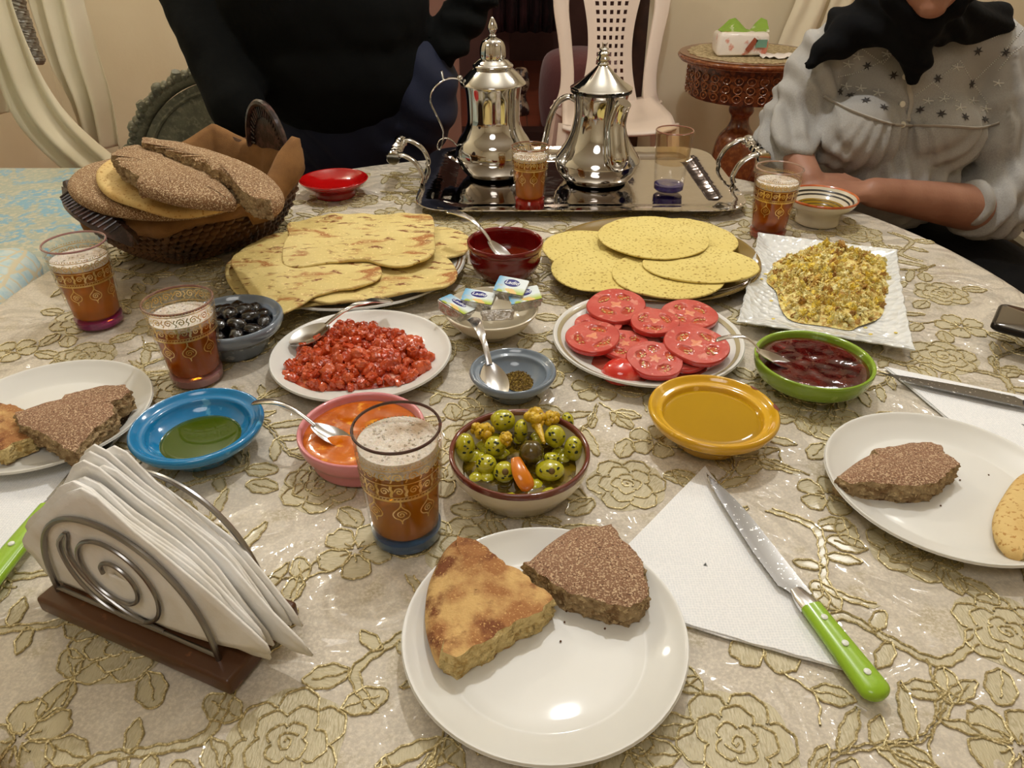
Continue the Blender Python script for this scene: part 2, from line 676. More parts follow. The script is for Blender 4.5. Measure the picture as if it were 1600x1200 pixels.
# ------------------------------------------------------------ side table with tissue packet
WOOD = M('varnished_wood', s(118, 62, 32), .25, coat=.5, layers=((6, .3, .7, s(112, 58, 26)), (60, .45, .7, s(152, 92, 48))))
CWOOD = M('carved_wood', s(122, 66, 32), .35, coat=.3, layers=((45, .45, .55, s(70, 34, 16), 2, 'v'),), bump=(90, .004))
sx0, sy0 = 1.02, 3.42
st = thing('side_table', 'round varnished wooden side table with carved apron and turned pedestal', 'side table', (sx0, sy0, 0))
SZ = .685
MB().lathe(spline([(0, SZ - .03), (.26, SZ - .03), (.295, SZ - .022), (.305, SZ - .01), (.295, SZ), (.27, SZ + .002), (0, SZ + .002)], 5), 64, (sx0, sy0, 0)).build('table_top', WOOD, st, world=True)
g = MB().lathe([(.0, SZ - .17), (.235, SZ - .17), (.24, SZ - .16), (.25, SZ - .13), (.255, SZ - .05), (.262, SZ - .03), (0, SZ - .03)], 64, (sx0, sy0, 0), mod=lambda a, r_, z: 1 + .012 * math.sin(a * 24) * math.sin(z * 160))
g.build('carved_apron', CWOOD, st, world=True)
for k in range(32):
    a = 2 * PI * k / 32
    g = MB()
    for z in (SZ - .07, SZ - .105, SZ - .14):
        p = Vector((sx0 + .256 * math.cos(a), sy0 + .256 * math.sin(a), z))
        g.tube([p + Matrix.Rotation(a, 3, 'Z') @ Vector((0, .017 * math.cos(q), .015 * math.sin(q))) for q in [2 * PI * i / 10 for i in range(10)]], .0026, 5, closed=True)
        g.sphere(p, .005, 1)
    g.build('carved_rosette', WOOD, st, world=True)
MB().lathe(spline([(.0, .1), (.06, .1), (.09, .16), (.1, .25), (.085, .33), (.05, .38), (.04, .42), (.055, .45), (.05, .5), (.07, .52), (0, .52)], 5), 32, (sx0, sy0, 0)).build('pedestal', WOOD, st, world=True)
for k in range(3):
    a = 2 * PI * k / 3 + .5
    MB().tube(spline([(sx0 + .04 * math.cos(a), sy0 + .04 * math.sin(a), .15), (sx0 + .15 * math.cos(a), sy0 + .15 * math.sin(a), .13), (sx0 + .27 * math.cos(a), sy0 + .27 * math.sin(a), .025)], 6), .024, 8).build('foot', WOOD, st, world=True)
DOIL = M('lace_doily', s(196, 178, 140), .6, layers=((70, .45, .55, s(150, 130, 92)),), bump=(120, .002))
g = MB().lathe([(0, SZ + .004), (.2, SZ + .004), (.24, SZ + .0045), (.262, SZ + .004), (.262, SZ + .0025), (0, SZ + .0025)], 96, (sx0, sy0, 0), mod=lambda a, r_, z: 1 + (.02 * math.sin(a * 20) if r_ > .22 else 0))
tagit(g.build('doily', DOIL), 'gold lace doily covering the top of the round side table', 'doily')
# packet
tp = thing('tissue_packet', 'torn white plastic packet of tissues with a green leaf print on the side table', 'packet', (.95, 3.36, SZ + .006))
FILM = M('white_film', s(232, 222, 212), .3, coat=.3, layers=((14, .55, .62, s(205, 120, 96)),), bump=(30, .004))
g = MB().box((0, 0, .045), (.21, .12, .085), bev=.018)
for p in g.v:
    p += Vector((.006, .006, .008)) * noise.noise(p * 25)
g.build('wrapper', FILM, tp)
g = MB()
rings = []
for k in range(10):
    row = []
    for i in range(12):
        row.append((-.09 + k * .022, -.03 + i * .006 + .012 * math.sin(k), .088 + .045 * math.sin(k / 9 * PI * 1.6) ** 2 * (i / 11) + .008 * noise.noise(Vector((k, i * .4, 3)))))
    rings.append(row)
g.ring(rings, closed=False)
o = g.build('torn_flap', M('green_print_film', s(132, 164, 62), .4, layers=((9, .55, .6, s(226, 220, 205)),)), tp)
g = MB()
g.box((.07, -.069, .05), (.045, .003, .03))
g.build('green_square', M('teal_print', s(110, 150, 130), .4), tp)
g = MB()
g.box((.03, -.069, .045), (.02, .003, .055), M=Matrix.Rotation(.6, 3, 'Y'))
g.build('red_stripe', M('rust_print', s(150, 78, 56), .4), tp)
g = MB()
rings = []
for k in range(16):
    f = k / 15
    rings.append([(1.02 + f * .22, 3.24 + i * .014 + .01 * math.sin(k * 1.1), SZ + .008 + .014 * abs(noise.noise(Vector((k * .5, i * .35, 0))))) for i in range(8)])
g.ring(rings, closed=False)
o = tagit(g.build('tissue', M('tissue_paper', s(238, 230, 224), .9), ang=0), 'crumpled white tissue lying beside the packet on the side table', 'tissue')
m = o.modifiers.new('t', 'SOLIDIFY')
m.thickness = .002

# red patterned chair corner at the far right
rc = thing('red_chair', 'chair corner in dark red fabric with pale edge beyond the table at the right', 'chair', (1.35, 1.5, 0))
g = MB().box((1.43, 1.42, .51), (.62, .40, .16), bev=.02)
g.build('seat', M('dark_red_fabric', s(88, 24, 18), .8, layers=((20, .45, .6, s(64, 16, 14)),), bump=(80, .002)), rc, world=True)
MB().tube([(1.12, 1.2, .60), (1.12, 1.62, .60)], .016, 8).build('piping', M('pale_piping', s(178, 166, 140), .7), rc, world=True)
g = MB().box((1.42, 1.66, .72), (.58, .08, .34), bev=.03)
g.build('backrest', M('paisley_fabric', s(150, 110, 84), .8, layers=((16, .5, .55, s(92, 84, 84)), (30, .55, .6, s(90, 30, 24)))), rc, world=True)
for sx in (1.17, 1.68):
    for sy in (1.27, 1.57):
        MB().tube([(sx, sy, .43), (sx, sy, .002)], [.024, .018], 8).build('leg', DFR, rc, world=True)

# ------------------------------------------------------------ dining table and cloth
CX, CY, RT = .01, .925, .722
dt = thing('dining_table', 'round dining table hidden under the gold embroidered cloth', 'table', (CX, CY, 0))
MB().lathe([(0, TZ - .035), (RT - .02, TZ - .035), (RT - .008, TZ - .02), (RT - .01, TZ - .003), (0, TZ - .003)], 96, (CX, CY, 0)).build('tabletop', DFR, dt, world=True)
MB().lathe(spline([(0, .04), (.09, .04), (.07, .2), (.05, .35), (.08, .5), (.06, .65), (.12, .715), (0, .715)], 5), 32, (CX, CY, 0)).build('pedestal', DFR, dt, world=True)
for k in range(4):
    a = PI / 4 + k * PI / 2
    MB().tube([(CX + .05 * math.cos(a), CY + .05 * math.sin(a), .14), (CX + .3 * math.cos(a), CY + .3 * math.sin(a), .08), (CX + .42 * math.cos(a), CY + .42 * math.sin(a), .03)], [.04, .035, .028], 10).build('foot', DFR, dt, world=True)


def S(x, y, off=0.0):
    """surface of the cloth: flat on the table, bent over the edge and hanging"""
    dx, dy = x - CX, y - CY
    r = math.hypot(dx, dy)
    if r <= RT:
        return Vector((x, y, TZ + off))
    c_, s_ = dx / r, dy / r
    q = r - RT
    rb = .016
    a = min(q / rb, PI / 2)
    rr = RT + rb * math.sin(a) + off * math.sin(a)
    z = TZ - rb * (1 - math.cos(a)) + off * math.cos(a)
    if q > rb * PI / 2:
        d = q - rb * PI / 2
        z -= d
        th = math.atan2(s_, c_)
        rr += min(d, .2) * (.10 + .10 * math.sin(th * 17) + .06 * math.sin(th * 29 + 1))
    return Vector((CX + rr * c_, CY + rr * s_, z))


t = NT('satin_cloth_under_plastic')
c = t.mix(t.ramp(t.noise(7, 3), .35, .7), s(198, 189, 174), s(184, 173, 156))
c = t.mix(t.ramp(t.noise(26, 4, seed=4), .56, .66), c, s(180, 168, 142))
c = t.mix(t.ramp(t.noise(420, 2), .4, .7), c, s(214, 204, 186))
t.set(Base_Color=c, Roughness=.5)
t.b.inputs['Coat Weight'].default_value = .75
t.b.inputs['Coat Roughness'].default_value = .05
t.b.inputs['Specular IOR Level'].default_value = .35
t.bump(t.noise(500, 2), .0003)
wr = t.noise(7.5, 2, .5, 1.8, seed=2)
ridge = t.math('POWER', t.math('ABSOLUTE', t.math('SUBTRACT', wr, .5)), .7)
wr2 = t.noise(16, 3, .5, .8, seed=9)
t.bump(t.math('ADD', ridge, t.math('MULTIPLY', wr2, .14)), .03, 1.0, to='Coat Normal')
CLOTH = t.m
t = NT('gold_lace_thread')
c = t.mix(t.ramp(t.noise(700, 2, stretch=(1, .25, 1)), .38, .62), s(172, 160, 126), s(198, 188, 158))
c = t.mix(t.ramp(t.noise(60, 2), .45, .6), c, s(190, 179, 146))
t.set(Base_Color=c, Roughness=.5)
t.b.inputs['Metallic'].default_value = .08
t.b.inputs['Coat Weight'].default_value = .35
t.b.inputs['Coat Roughness'].default_value = .12
t.bump(t.noise(700, 2, stretch=(1, .25, 1)), .0008)
LACE = t.m
CORD = M('gold_cord', s(172, 156, 110), .3, .5, layers=((500, .5, .6, s(226, 212, 166), 1),), coat=.3, bump=(900, .0006))

g = MB()
rings = []
NR = 160
rads = [.0001, .2, .4, .55, .66, RT - .01, RT] + [RT + .016 * PI / 2 * k / 6 for k in range(1, 7)] + [RT + .03 + .02 * k for k in range(1, 13)]
for r_ in rads:
    rings.append([S(CX + r_ * math.cos(2 * PI * i / NR), CY + r_ * math.sin(2 * PI * i / NR)) for i in range(NR)])
g.ring(rings)
cloth = g.build('tablecloth', CLOTH, ang=0)
tagit(cloth, 'cream satin tablecloth with gold floral embroidery under a clear plastic sheet on the round table', 'tablecloth')
cloth_loc = cloth.location.copy()


def resamp(p, d, closed=False):
    p = [tuple(q) for q in p]
    if closed:
        p = p + [p[0]]
    out = [p[0]]
    acc = 0
    for a, b in zip(p, p[1:]):
        L = math.dist(a, b)
        if L < 1e-9:
            continue
        pos = d - acc
        while pos <= L:
            f = pos / L
            out.append(tuple(x + (y - x) * f for x, y in zip(a, b)))
            pos += d
        acc = (acc + L) % d
    return out


class Motif:
    def __init__(self):
        self.fill = []
        self.cords = []

    def cord(self, pts, closed=False, r=.00095, wav=.0007):
        q = resamp(spline(pts, 6, closed), .0034, closed)
        if len(q) < 3:
            return
        ph = rnd.random() * 6
        o = []
        for i in range(len(q)):
            a, b = q[max(i - 1, 0)], q[min(i + 1, len(q) - 1)]
            dx, dy = b[0] - a[0], b[1] - a[1]
            L = math.hypot(dx, dy) or 1
            w_ = wav * math.sin(i * 1.7 + ph)
            o.append((q[i][0] - dy / L * w_, q[i][1] + dx / L * w_))
        self.cords.append((o, closed, r))

    def blob(self, pts):
        self.fill.append(resamp(spline(pts, 5, True), .006, True))

    def leaf(self, p, a, L, W, cord=True, mid=True):
        c_, s_ = math.cos(a), math.sin(a)
        def X(u, v):
            return (p[0] + u * c_ - v * s_, p[1] + u * s_ + v * c_)
        out = [X(0, 0), X(L * .25, W * .42), X(L * .6, W * .5), X(L * .88, W * .25), X(L, 0), X(L * .88, -W * .25), X(L * .6, -W * .5), X(L * .25, -W * .42)]
        self.blob(out)
        if cord:
            self.cord(out, True)
        if mid:
            self.cord([X(0, 0), X(L * .4, W * .04), X(L * .8, 0)], r=.0008)

    def rose(self, p, Rr, layers=3):
        self.blob([(p[0] + Rr * 1.02 * (1 + .06 * math.cos(5 * q)) * math.cos(q), p[1] + Rr * 1.02 * (1 + .06 * math.cos(5 * q)) * math.sin(q)) for q in [2 * PI * i / 20 for i in range(20)]])
        for L in range(layers):
            r0 = Rr * (1 - L * .31)
            n = 6 - L
            ph = L * .6 + rnd.random()
            for k in range(n):
                a0, a1 = ph + 2 * PI * k / n, ph + 2 * PI * (k + 1) / n
                pt = []
                for f in (0, .12, .35, .5, .65, .88, 1):
                    a = a0 + (a1 - a0) * f
                    rr = r0 * (.70 + .34 * math.sin(PI * f) ** .6)
                    pt.append((p[0] + rr * math.cos(a), p[1] + rr * math.sin(a)))
                self.cord(pt)
        self.cord([(p[0] + Rr * .2 * (1 - i / 12) * math.cos(i * .9), p[1] + Rr * .2 * (1 - i / 12) * math.sin(i * .9)) for i in range(12)])

    def flower(self, p, Rr, n=5):
        ph = rnd.random() * 6
        for k in range(n):
            a = ph + 2 * PI * k / n
            def X(u, v):
                return (p[0] + u * math.cos(a) - v * math.sin(a), p[1] + u * math.sin(a) + v * math.cos(a))
            o = [X(Rr * .15, 0), X(Rr * .45, Rr * .3), X(Rr * .8, Rr * .38), X(Rr * 1.02, Rr * .15), X(Rr * .97, 0), X(Rr * 1.02, -Rr * .15), X(Rr * .8, -Rr * .38), X(Rr * .45, -Rr * .3)]
            self.blob(o)
            self.cord(o, True)
            self.cord([X(Rr * .1, 0), X(Rr * .45, 0)], r=.0009)

    def mesh(self, g, fmap):
        for f in self.fill:
            c0 = (sum(q[0] for q in f) / len(f), sum(q[1] for q in f) / len(f))
            vs = [fmap(*c0, .0006)] + [fmap(a, b, .0003) for a, b in f]
            n = len(f)
            g.add(vs, [(0, 1 + i, 1 + (i + 1) % n) for i in range(n)], 0)
        for pts, closed, r_ in self.cords:
            g.tube([fmap(a, b, .0009) for a, b in pts], r_, 5, closed=closed, mi=1, caps=False)


def motif_spray():
    m_ = Motif()
    st_ = [(-.07, -.012), (-.035, .004), (0, 0), (.035, -.006), (.07, .01)]
    m_.cord(st_)
    m_.cord([(a + .001, b + .0035) for a, b in st_])
    sp = spline(st_, 4)
    for k, i in enumerate((2, 5, 8, 11, 14)):
        p = sp[i]
        sd = 1 if k % 2 else -1
        m_.leaf(p, sd * rnd.uniform(.6, 1.05), rnd.uniform(.036, .052), rnd.uniform(.009, .013), mid=False)
        if k % 2 == 0:
            m_.leaf(p, -sd * rnd.uniform(.5, .9), rnd.uniform(.026, .036), rnd.uniform(.008, .012), mid=False)
    m_.leaf(sp[-1], .2, .035, .012)
    return m_


def motif_rose():
    m_ = Motif()
    m_.rose((0, 0), rnd.uniform(.034, .042))
    for k in range(3):
        a = k * 2.1 + rnd.random()
        m_.leaf((.04 * math.cos(a), .04 * math.sin(a)), a + rnd.uniform(-.5, .5), .034, .02)
    return m_


def motif_flower():
    m_ = Motif()
    m_.flower((0, 0), rnd.uniform(.026, .032))
    a = rnd.random() * 6
    m_.cord([(.03 * math.cos(a), .03 * math.sin(a)), (.055 * math.cos(a + .3), .055 * math.sin(a + .3)), (.075 * math.cos(a + .1), .075 * math.sin(a + .1))])
    m_.leaf((.05 * math.cos(a + .3), .05 * math.sin(a + .3)), a + 1.2, .03, .016)
    m_.leaf((.03 * math.cos(a + 3), .03 * math.sin(a + 3)), a + 2.8, .036, .018)
    return m_


def motif_vine():
    m_ = Motif()
    A = [(-.065, 0), (-.03, .022), (.0, .004), (.03, -.018), (.06, .004)]
    B = [(x, y + .008) for x, y in A]
    m_.fill.append(resamp(spline(A, 5), .006) + resamp(spline(B, 5), .006)[::-1])
    m_.fill = []
    for a, b in zip(spline(A, 3), spline(A, 3)[1:]):
        m_.fill.append([a, b, (b[0], b[1] + .008), (a[0], a[1] + .008)])
    m_.cord(A)
    m_.cord(B)
    m_.leaf((-.03, .03), 1.3, .032, .018)
    m_.leaf((.03, -.018), -1.2, .034, .02)
    m_.leaf((.0, .01), .9, .03, .012, mid=False)
    m_.leaf((.01, .0), -2.2, .026, .011, mid=False)
    return m_


kinds = []
for fn, nm in ((motif_rose, 'embroidered_rose'), (motif_spray, 'embroidered_spray'), (motif_flower, 'embroidered_flower'), (motif_vine, 'embroidered_vine')):
    for k in range(3):
        m_ = fn()
        g = MB()
        m_.mesh(g, lambda a, b, o_: Vector((a, b, o_)))
        tmp = g.build(nm, [LACE, CORD], parent=cloth)
        kinds.append((m_, nm, tmp.data))
        bpy.data.objects.remove(tmp)
mp = []
row = 0
yy = CY - .80
while yy < CY + .80:
    xx = CX - .82 + (.048 if row % 2 else 0)
    while xx < CX + .82:
        px_, py_ = xx + rnd.uniform(-.014, .014), yy + rnd.uniform(-.012, .012)
        d = math.hypot(px_ - CX, py_ - CY)
        if d < RT - .06 or (d < RT + .07 and py_ < .6):
            mp.append((px_, py_, row))
        xx += .096
    yy += .083
    row += 1
for i, (a, b, rw) in enumerate(mp):
    j = (i * 5 + rw * 2 + (i // 7)) % 4
    m_, nm, me = kinds[j * 3 + i % 3]
    rz = rnd.random() * 2 * PI
    if math.hypot(a - CX, b - CY) < RT - .11:
        o = bpy.data.objects.new(nm, me)
        COL.objects.link(o)
        o.parent = cloth
        o.location = Vector((a, b, TZ)) - cloth_loc
        o.rotation_euler = (0, 0, rz)
    else:
        g = MB()
        c_, s_ = math.cos(rz), math.sin(rz)
        m_.mesh(g, lambda u, v, o_: S(a + u * c_ - v * s_, b + u * s_ + v * c_, o_) - cloth_loc)
        g.build(nm, [LACE, CORD], cloth)

T0 = .0022          # things stand on the cords of the cloth


# ------------------------------------------------------------ plates
def plate(name, label, x, y, r, mat=WHITE, h=.018, stripe=None, depth=.010):
    p = thing(name, label, 'plate', (x, y, TZ + T0))
    q = spline([(0, .0035), (r * .55, .0035), (r * .60, .001), (r * .64, .0), (r * .66, .002), (r * .82, h * .45), (r * .985, h * .93), (r, h), (r * .985, h + .002), (r * .9, h * .72 + .001), (r * .74, depth * .55 + .001), (r * .62, .0065), (0, .006)], 4)
    MB().lathe(q, 72).build('dish', mat, p)
    if stripe:
        for (k0, k1) in stripe[1]:
            pts = [(r * k0, 0), (r * k1, 0)]
            f = lambda k: h * .72 + .0014 + (k - .9) / .085 * (h * .28 + .001) if k > .9 else h * .72 + .0012
            MB().lathe([(r * k0, f(k0) + .0003), (r * (k0 + k1) / 2, f((k0 + k1) / 2) + .0006), (r * k1, f(k1) + .0003)], 72).build('rim_band', stripe[0], p)
    return p


plate('plate', 'white round plate in the foreground holding two torn bread pieces', .024, .360, .105)
plate('plate', 'white round plate at the right edge beside the knife and napkin', .405, .528, .108)
plate('plate', 'white round plate at the left edge holding torn bread', -.491, .639, .104)
plate('plate', 'white round plate holding chopped cooked tomato and a spoon', -.18, .763, .107)
plate('plate', 'white round plate with a thin beige rim band under the tomato slices', .168, .802, .117,
      stripe=(M('beige_band', s(172, 160, 124), .3, coat=.4), [(.915, .955)]))
plate('plate', 'large white plate with brown rim lines under the griddle flatbreads', -.236, 1.035, .165, stripe=(M('brown_line', s(120, 84, 50), .4), [(.93, .945), (.965, .98)]))
AMB = M('amber_glass_plate', s(150, 122, 60), .08, coat=.8, trans=.35)
plate('plate', 'large amber glass plate under the yellow semolina pancakes', .215, 1.055, .160, AMB)

# square scalloped plate
ep = thing('square_plate', 'square white embossed plate with scalloped edges under the scrambled egg', 'plate', (.44, .955, TZ + T0))
cor = [T(1195, 372, .02), T(1405, 390, .02), T(1412, 543, .02), T(1148, 498, .02)]
PW = NT('embossed_white')
PW.set(Base_Color=s(232, 234, 232), Roughness=.16)
PW.b.inputs['Coat Weight'].default_value = .5
PW.bump(PW.voro(85), .004)
PW = PW.m
qc = sum(cor, Vector()) / 4
ex = ((cor[1] - cor[0]) + (cor[2] - cor[3])).normalized()
ex = Matrix.Rotation(R(-2.5), 3, 'Z') @ ex
ey = Vector((-ex.y, ex.x, 0))
hs = .100
hsy = .158


def sqpt(a, k):
    """scalloped square outline, k scale"""
    ca, sa = math.cos(a), math.sin(a)
    m_ = max(abs(ca), abs(sa))
    u, v = ca / m_, sa / m_
    w_ = (v if abs(u) > abs(v) else u)
    sc = 1 + (.022 * abs(math.sin(w_ * PI * 4.5)) + .02 * abs(w_) ** 3) * max(0, (k - .6) / .4)
    return u * (k - (1 - sc) * 1) * hs, v * (k * hsy - k * (1 - sc) * hs)


def sqring(k, z, n=144):
    return [Vector((qc.x, qc.y, TZ + T0 + z)) + ex * sqpt(2 * PI * i / n, k)[0] + ey * sqpt(2 * PI * i / n, k)[1] for i in range(n)]


g = MB().ring([sqring(.01, .002), sqring(.6, .002), sqring(.7, .0), sqring(.8, .006), sqring(1, .017), sqring(1.005, .019), sqring(.99, .0205), sqring(.9, .015), sqring(.75, .008), sqring(.6, .006), sqring(.01, .006)])
g.build('dish', PW, ep, world=True)


# ------------------------------------------------------------ pottery bowls
def bowl(name, label, x, y, r, h, mats, kind='tagine', cat='bowl', foot=.55):
    b = thing(name, label, cat, (x, y, TZ + T0))
    f = r * foot
    if kind == 'lip':        # flat rim flange, inner step
        prof = [(0, .003), (f * .9, .003), (f, 0), (f * 1.06, .002), (r * .74, h * .42), (r * .93, h * .66), (r * .985, h * .82), (r * .995, h * .93), (r * .965, h), (r * .93, h * .99), (r * .86, h * .87), (r * .80, h * .84),
                (r * .77, h * .80), (r * .72, h * .60), (r * .5, h * .3), (r * .3, h * .22), (0, h * .2)]
    elif kind == 'straight':
        prof = [(0, .003), (f * .9, .003), (f, 0), (f * 1.05, .003), (r * .86, h * .35), (r * .96, h * .6), (r * .995, h * .88), (r * .99, h), (r * .955, h * 1.01), (r * .925, h * .95), (r * .9, h * .72), (r * .7, h * .35), (r * .35, h * .2), (0, h * .2)]
    elif kind == 'deep':
        prof = [(0, .003), (f * .9, .003), (f, 0), (f * 1.04, .004), (r * .80, h * .22), (r * .93, h * .5), (r * .945, h * .8), (r * .99, h * .86), (r, h * .93), (r * .985, h), (r * .94, h * .995), (r * .90, h * .9), (r * .87, h * .55), (r * .6, h * .2), (0, h * .14)]
    elif kind == 'saucer':
        prof = [(0, .008), (f * .85, .008), (f * .9, 0), (f, .001), (f * .98, .012), (r * .7, h * .5), (r * .9, h * .72), (r, h * .93), (r * .995, h), (r * .965, h), (r * .86, h * .84), (r * .6, h * .55), (r * .3, h * .42), (0, h * .4)]
    else:
        prof = [(0, .003), (f * .9, .003), (f, 0), (f * 1.05, .003), (r * .8, h * .45), (r * .95, h * .8), (r, h * .96), (r * .98, h), (r * .955, h * .98), (r * .85, h * .7), (r * .6, h * .35), (0, h * .2)]
    q = spline(prof, 3)
    if isinstance(mats, (list, tuple)):
        body, rim, k0 = mats
        zs = h * k0
        # split profile: the rim strip from the outer side at height zs to the inner side
        io = next(i for i, (a, z) in enumerate(q) if z >= zs)
        ii = max(i for i, (a, z) in enumerate(q) if z >= zs * 1.02)
        MB().lathe(q[:io + 1], 72).build('bowl_body', body, b)
        MB().lathe(q[io:ii + 1], 72, mod=lambda a, r_, z: 1 + .006 * noise.noise(Vector((math.cos(a) * 6, math.sin(a) * 6, z * 50)))).build('glazed_rim', rim, b)
        MB().lathe(q[ii:], 72).build('bowl_inside', body, b)
    else:
        MB().lathe(q, 72).build('bowl_body', mats, b)
    return b


BLUE = CER('blue_glaze', s(20, 118, 172), layers=((6, .4, .7, s(30, 132, 186)), (40, .62, .66, s(80, 160, 200))))
PINK = CER('pink_glaze', s(216, 138, 142), .35, layers=((8, .4, .7, s(204, 124, 130)),))
GREY = CER('blue_grey_glaze', s(118, 130, 142), layers=((9, .4, .7, s(106, 117, 130)), (50, .63, .67, s(160, 168, 174))))
YEL = CER('mustard_glaze', s(212, 164, 34), layers=((7, .4, .7, s(202, 150, 24)), (45, .64, .68, s(232, 190, 96))))
GRN = CER('green_glaze', s(136, 166, 48), layers=((6, .4, .7, s(122, 154, 40)), (45, .65, .68, s(150, 180, 70))))
DRED = CER('dark_red_glaze', s(112, 10, 10), layers=((6, .4, .7, s(94, 6, 8)),))
RED = CER('bright_red_glaze', s(168, 12, 12), layers=((6, .4, .7, s(150, 8, 10)),))
IVO = CER('ivory_glaze', s(214, 204, 182), layers=((9, .4, .7, s(202, 190, 164)),))
BRN = CER('brown_rim_glaze', s(112, 52, 38), layers=((22, .55, .62, s(170, 124, 108)), (8, .4, .7, s(96, 42, 32))))
bowl('blue_bowl', 'blue glazed bowl holding green olive oil beside the napkin holder', -.315, .598, .065, .034, BLUE, 'lip')
bowl('pink_bowl', 'pink glazed bowl holding orange marmalade behind the front tea glass', -.149, .590, .063, .034, PINK, 'straight', foot=.8)
bowl('grey_bowl', 'small blue-grey glazed bowl holding ground cumin and a spoon', .001, .705, .049, .030, GREY, 'lip')
bowl('olive_bowl', 'ivory bowl with a brown rim full of green olives', .007, .544, .066, .042, [IVO, BRN, .86], 'straight', foot=.7)
yb = bowl('yellow_bowl', 'mustard yellow glazed bowl with chipped rim holding golden oil', .205, .617, .066, .038, YEL, 'lip')
CHIP = M('bare_clay_chip', s(120, 62, 50), .8)
for a in (.62, .02):
    g = MB()
    ring_ = [(.0645 * math.cos(a + .09 * math.cos(q)) * (1 + .05 * math.sin(q)), .0645 * math.sin(a + .09 * math.cos(q)) * (1 + .05 * math.sin(q))) for q in [2 * PI * i / 14 for i in range(14)]]
    g.add([(u, v, .0385 - (math.hypot(u, v) - .0625) ** 2 * 120) for u, v in ring_] + [(.0635 * math.cos(a), .0635 * math.sin(a), .0388)], [(i, (i + 1) % 14, 14) for i in range(14)])
    g.build('chip', CHIP, yb)
bowl('green_bowl', 'lime green glazed bowl holding dark red jam and a spoon', .343, .719, .066, .036, GRN, 'straight', foot=.5)
bowl('white_bowl', 'small ivory bowl holding foil butter portions', -.027, .846, .061, .036, IVO, 'round', foot=.45)
bowl('grey_bowl', 'blue-grey glazed bowl full of black olives behind a tea glass', -.344, .804, .062, .045, GREY, 'lip')
bowl('dark_red_bowl', 'deep dark red glazed bowl with a spoon leaning in it', -.01, 1.017, .056, .057, DRED, 'deep', foot=.6)
bowl('red_dish', 'small empty bright red glazed dish beside the bread basket and tray', -.338, 1.387, .064, .032, RED, 'saucer', foot=.6)
ORG = CER('orange_rim_glaze', s(200, 104, 50), layers=((30, .45, .6, s(176, 80, 38)),))
pb = bowl('striped_bowl', 'ivory footed bowl with orange rim and ringed mustard inside near the woman', .535, 1.245, .060, .046, [IVO, ORG, .93], 'saucer', foot=.62)
BLK = M('black_stripe', s(26, 20, 16), .25, coat=.5)
MUS = CER('mustard_inside', s(150, 118, 34))
prof_in = spline([(.965, 1), (.86, .84), (.6, .55), (.3, .42), (0, .4)], 8)


def inz(k):
    for (a, za), (b, zb) in zip(prof_in, prof_in[1:]):
        if b <= k <= a:
            return (zb + (za - zb) * (k - b) / (a - b + 1e-9)) * .046
    return .4 * .046


MB().lathe([(.060 * k, inz(k) + .0007) for k in (.66, .5, .35, .2, .05, 0)], 56).build('mustard_centre', MUS, pb)
for k0, k1 in ((.88, .84), (.79, .755)):
    MB().lathe([(.060 * k, inz(k) + d) for k, d in ((k0, .0005), ((k0 + k1) / 2, .001), (k1, .0005))], 56).build('stripe', BLK, pb)
OLV = M('olive_stripe', s(72, 54, 14), .25, coat=.5)
for k0 in (.62, .50, .38, .26, .14):
    MB().lathe([(.060 * k, inz(k) + d) for k, d in ((k0, .0008), (k0 - .025, .0016), (k0 - .05, .0008))], 56).build('ring_stripe', OLV, pb)


# ------------------------------------------------------------ liquids in bowls
def pool(name, label, cat, x, y, r, z, mat, wob=.0, n=56, edge=0):
    g = MB()
    rings = []
    for k in range(13):
        f = k / 12
        rings.append([(x + r * f * math.cos(2 * PI * i / n) * (1 + edge * noise.noise(Vector((math.cos(2 * PI * i / n) * 2, math.sin(2 * PI * i / n) * 2, x)))),
                       y + r * f * math.sin(2 * PI * i / n) * (1 + edge * noise.noise(Vector((math.cos(2 * PI * i / n) * 2, math.sin(2 * PI * i / n) * 2, x)))),
                       TZ + T0 + z + wob * noise.noise(Vector((f * math.cos(2 * PI * i / n) * 5, f * math.sin(2 * PI * i / n) * 5, x * 30))) * (1 - f ** 4) - (0 if f < 1 else .002)) for i in range(n)])
    rings.append([(x, y, TZ + T0 + z - .004)] * n)
    g.ring(rings)
    return tagit(g.build(name, mat), label, cat)


pool('olive_oil', 'green olive oil in the blue bowl', 'oil', -.315, .598, .041, .0155, M('green_oil', s(54, 74, 5), .01, layers=((3, .3, .7, s(62, 84, 7)),), coat=.2))
pool('marmalade', 'glossy orange marmalade in the pink bowl', 'jam', -.149, .590, .0575, .0285, M('marmalade_gel', s(204, 104, 12), .08, layers=((30, .4, .65, s(176, 78, 8)), (70, .58, .68, s(236, 156, 40))), coat=.7, sss=.3, bump=(60, .001)), .002)
pool('golden_oil', 'golden oil in the mustard yellow bowl', 'oil', .205, .617, .0505, .028, M('gold_oil', s(176, 136, 18), .01, layers=((4, .3, .7, s(164, 124, 14)),), coat=.15))
pool('jam', 'dark red strawberry jam in the lime green bowl', 'jam', .343, .719, .060, .031, M('red_jam', s(82, 14, 10), .08, layers=((40, .4, .65, s(44, 6, 6)), (90, .6, .66, s(110, 22, 16))), coat=.8, bump=(70, .0012)), .002)
pool('honey', 'dark honey in the deep dark red bowl', 'honey', -.01, 1.017, .0485, .030, M('dark_honey', s(96, 26, 8), .05, coat=.8))


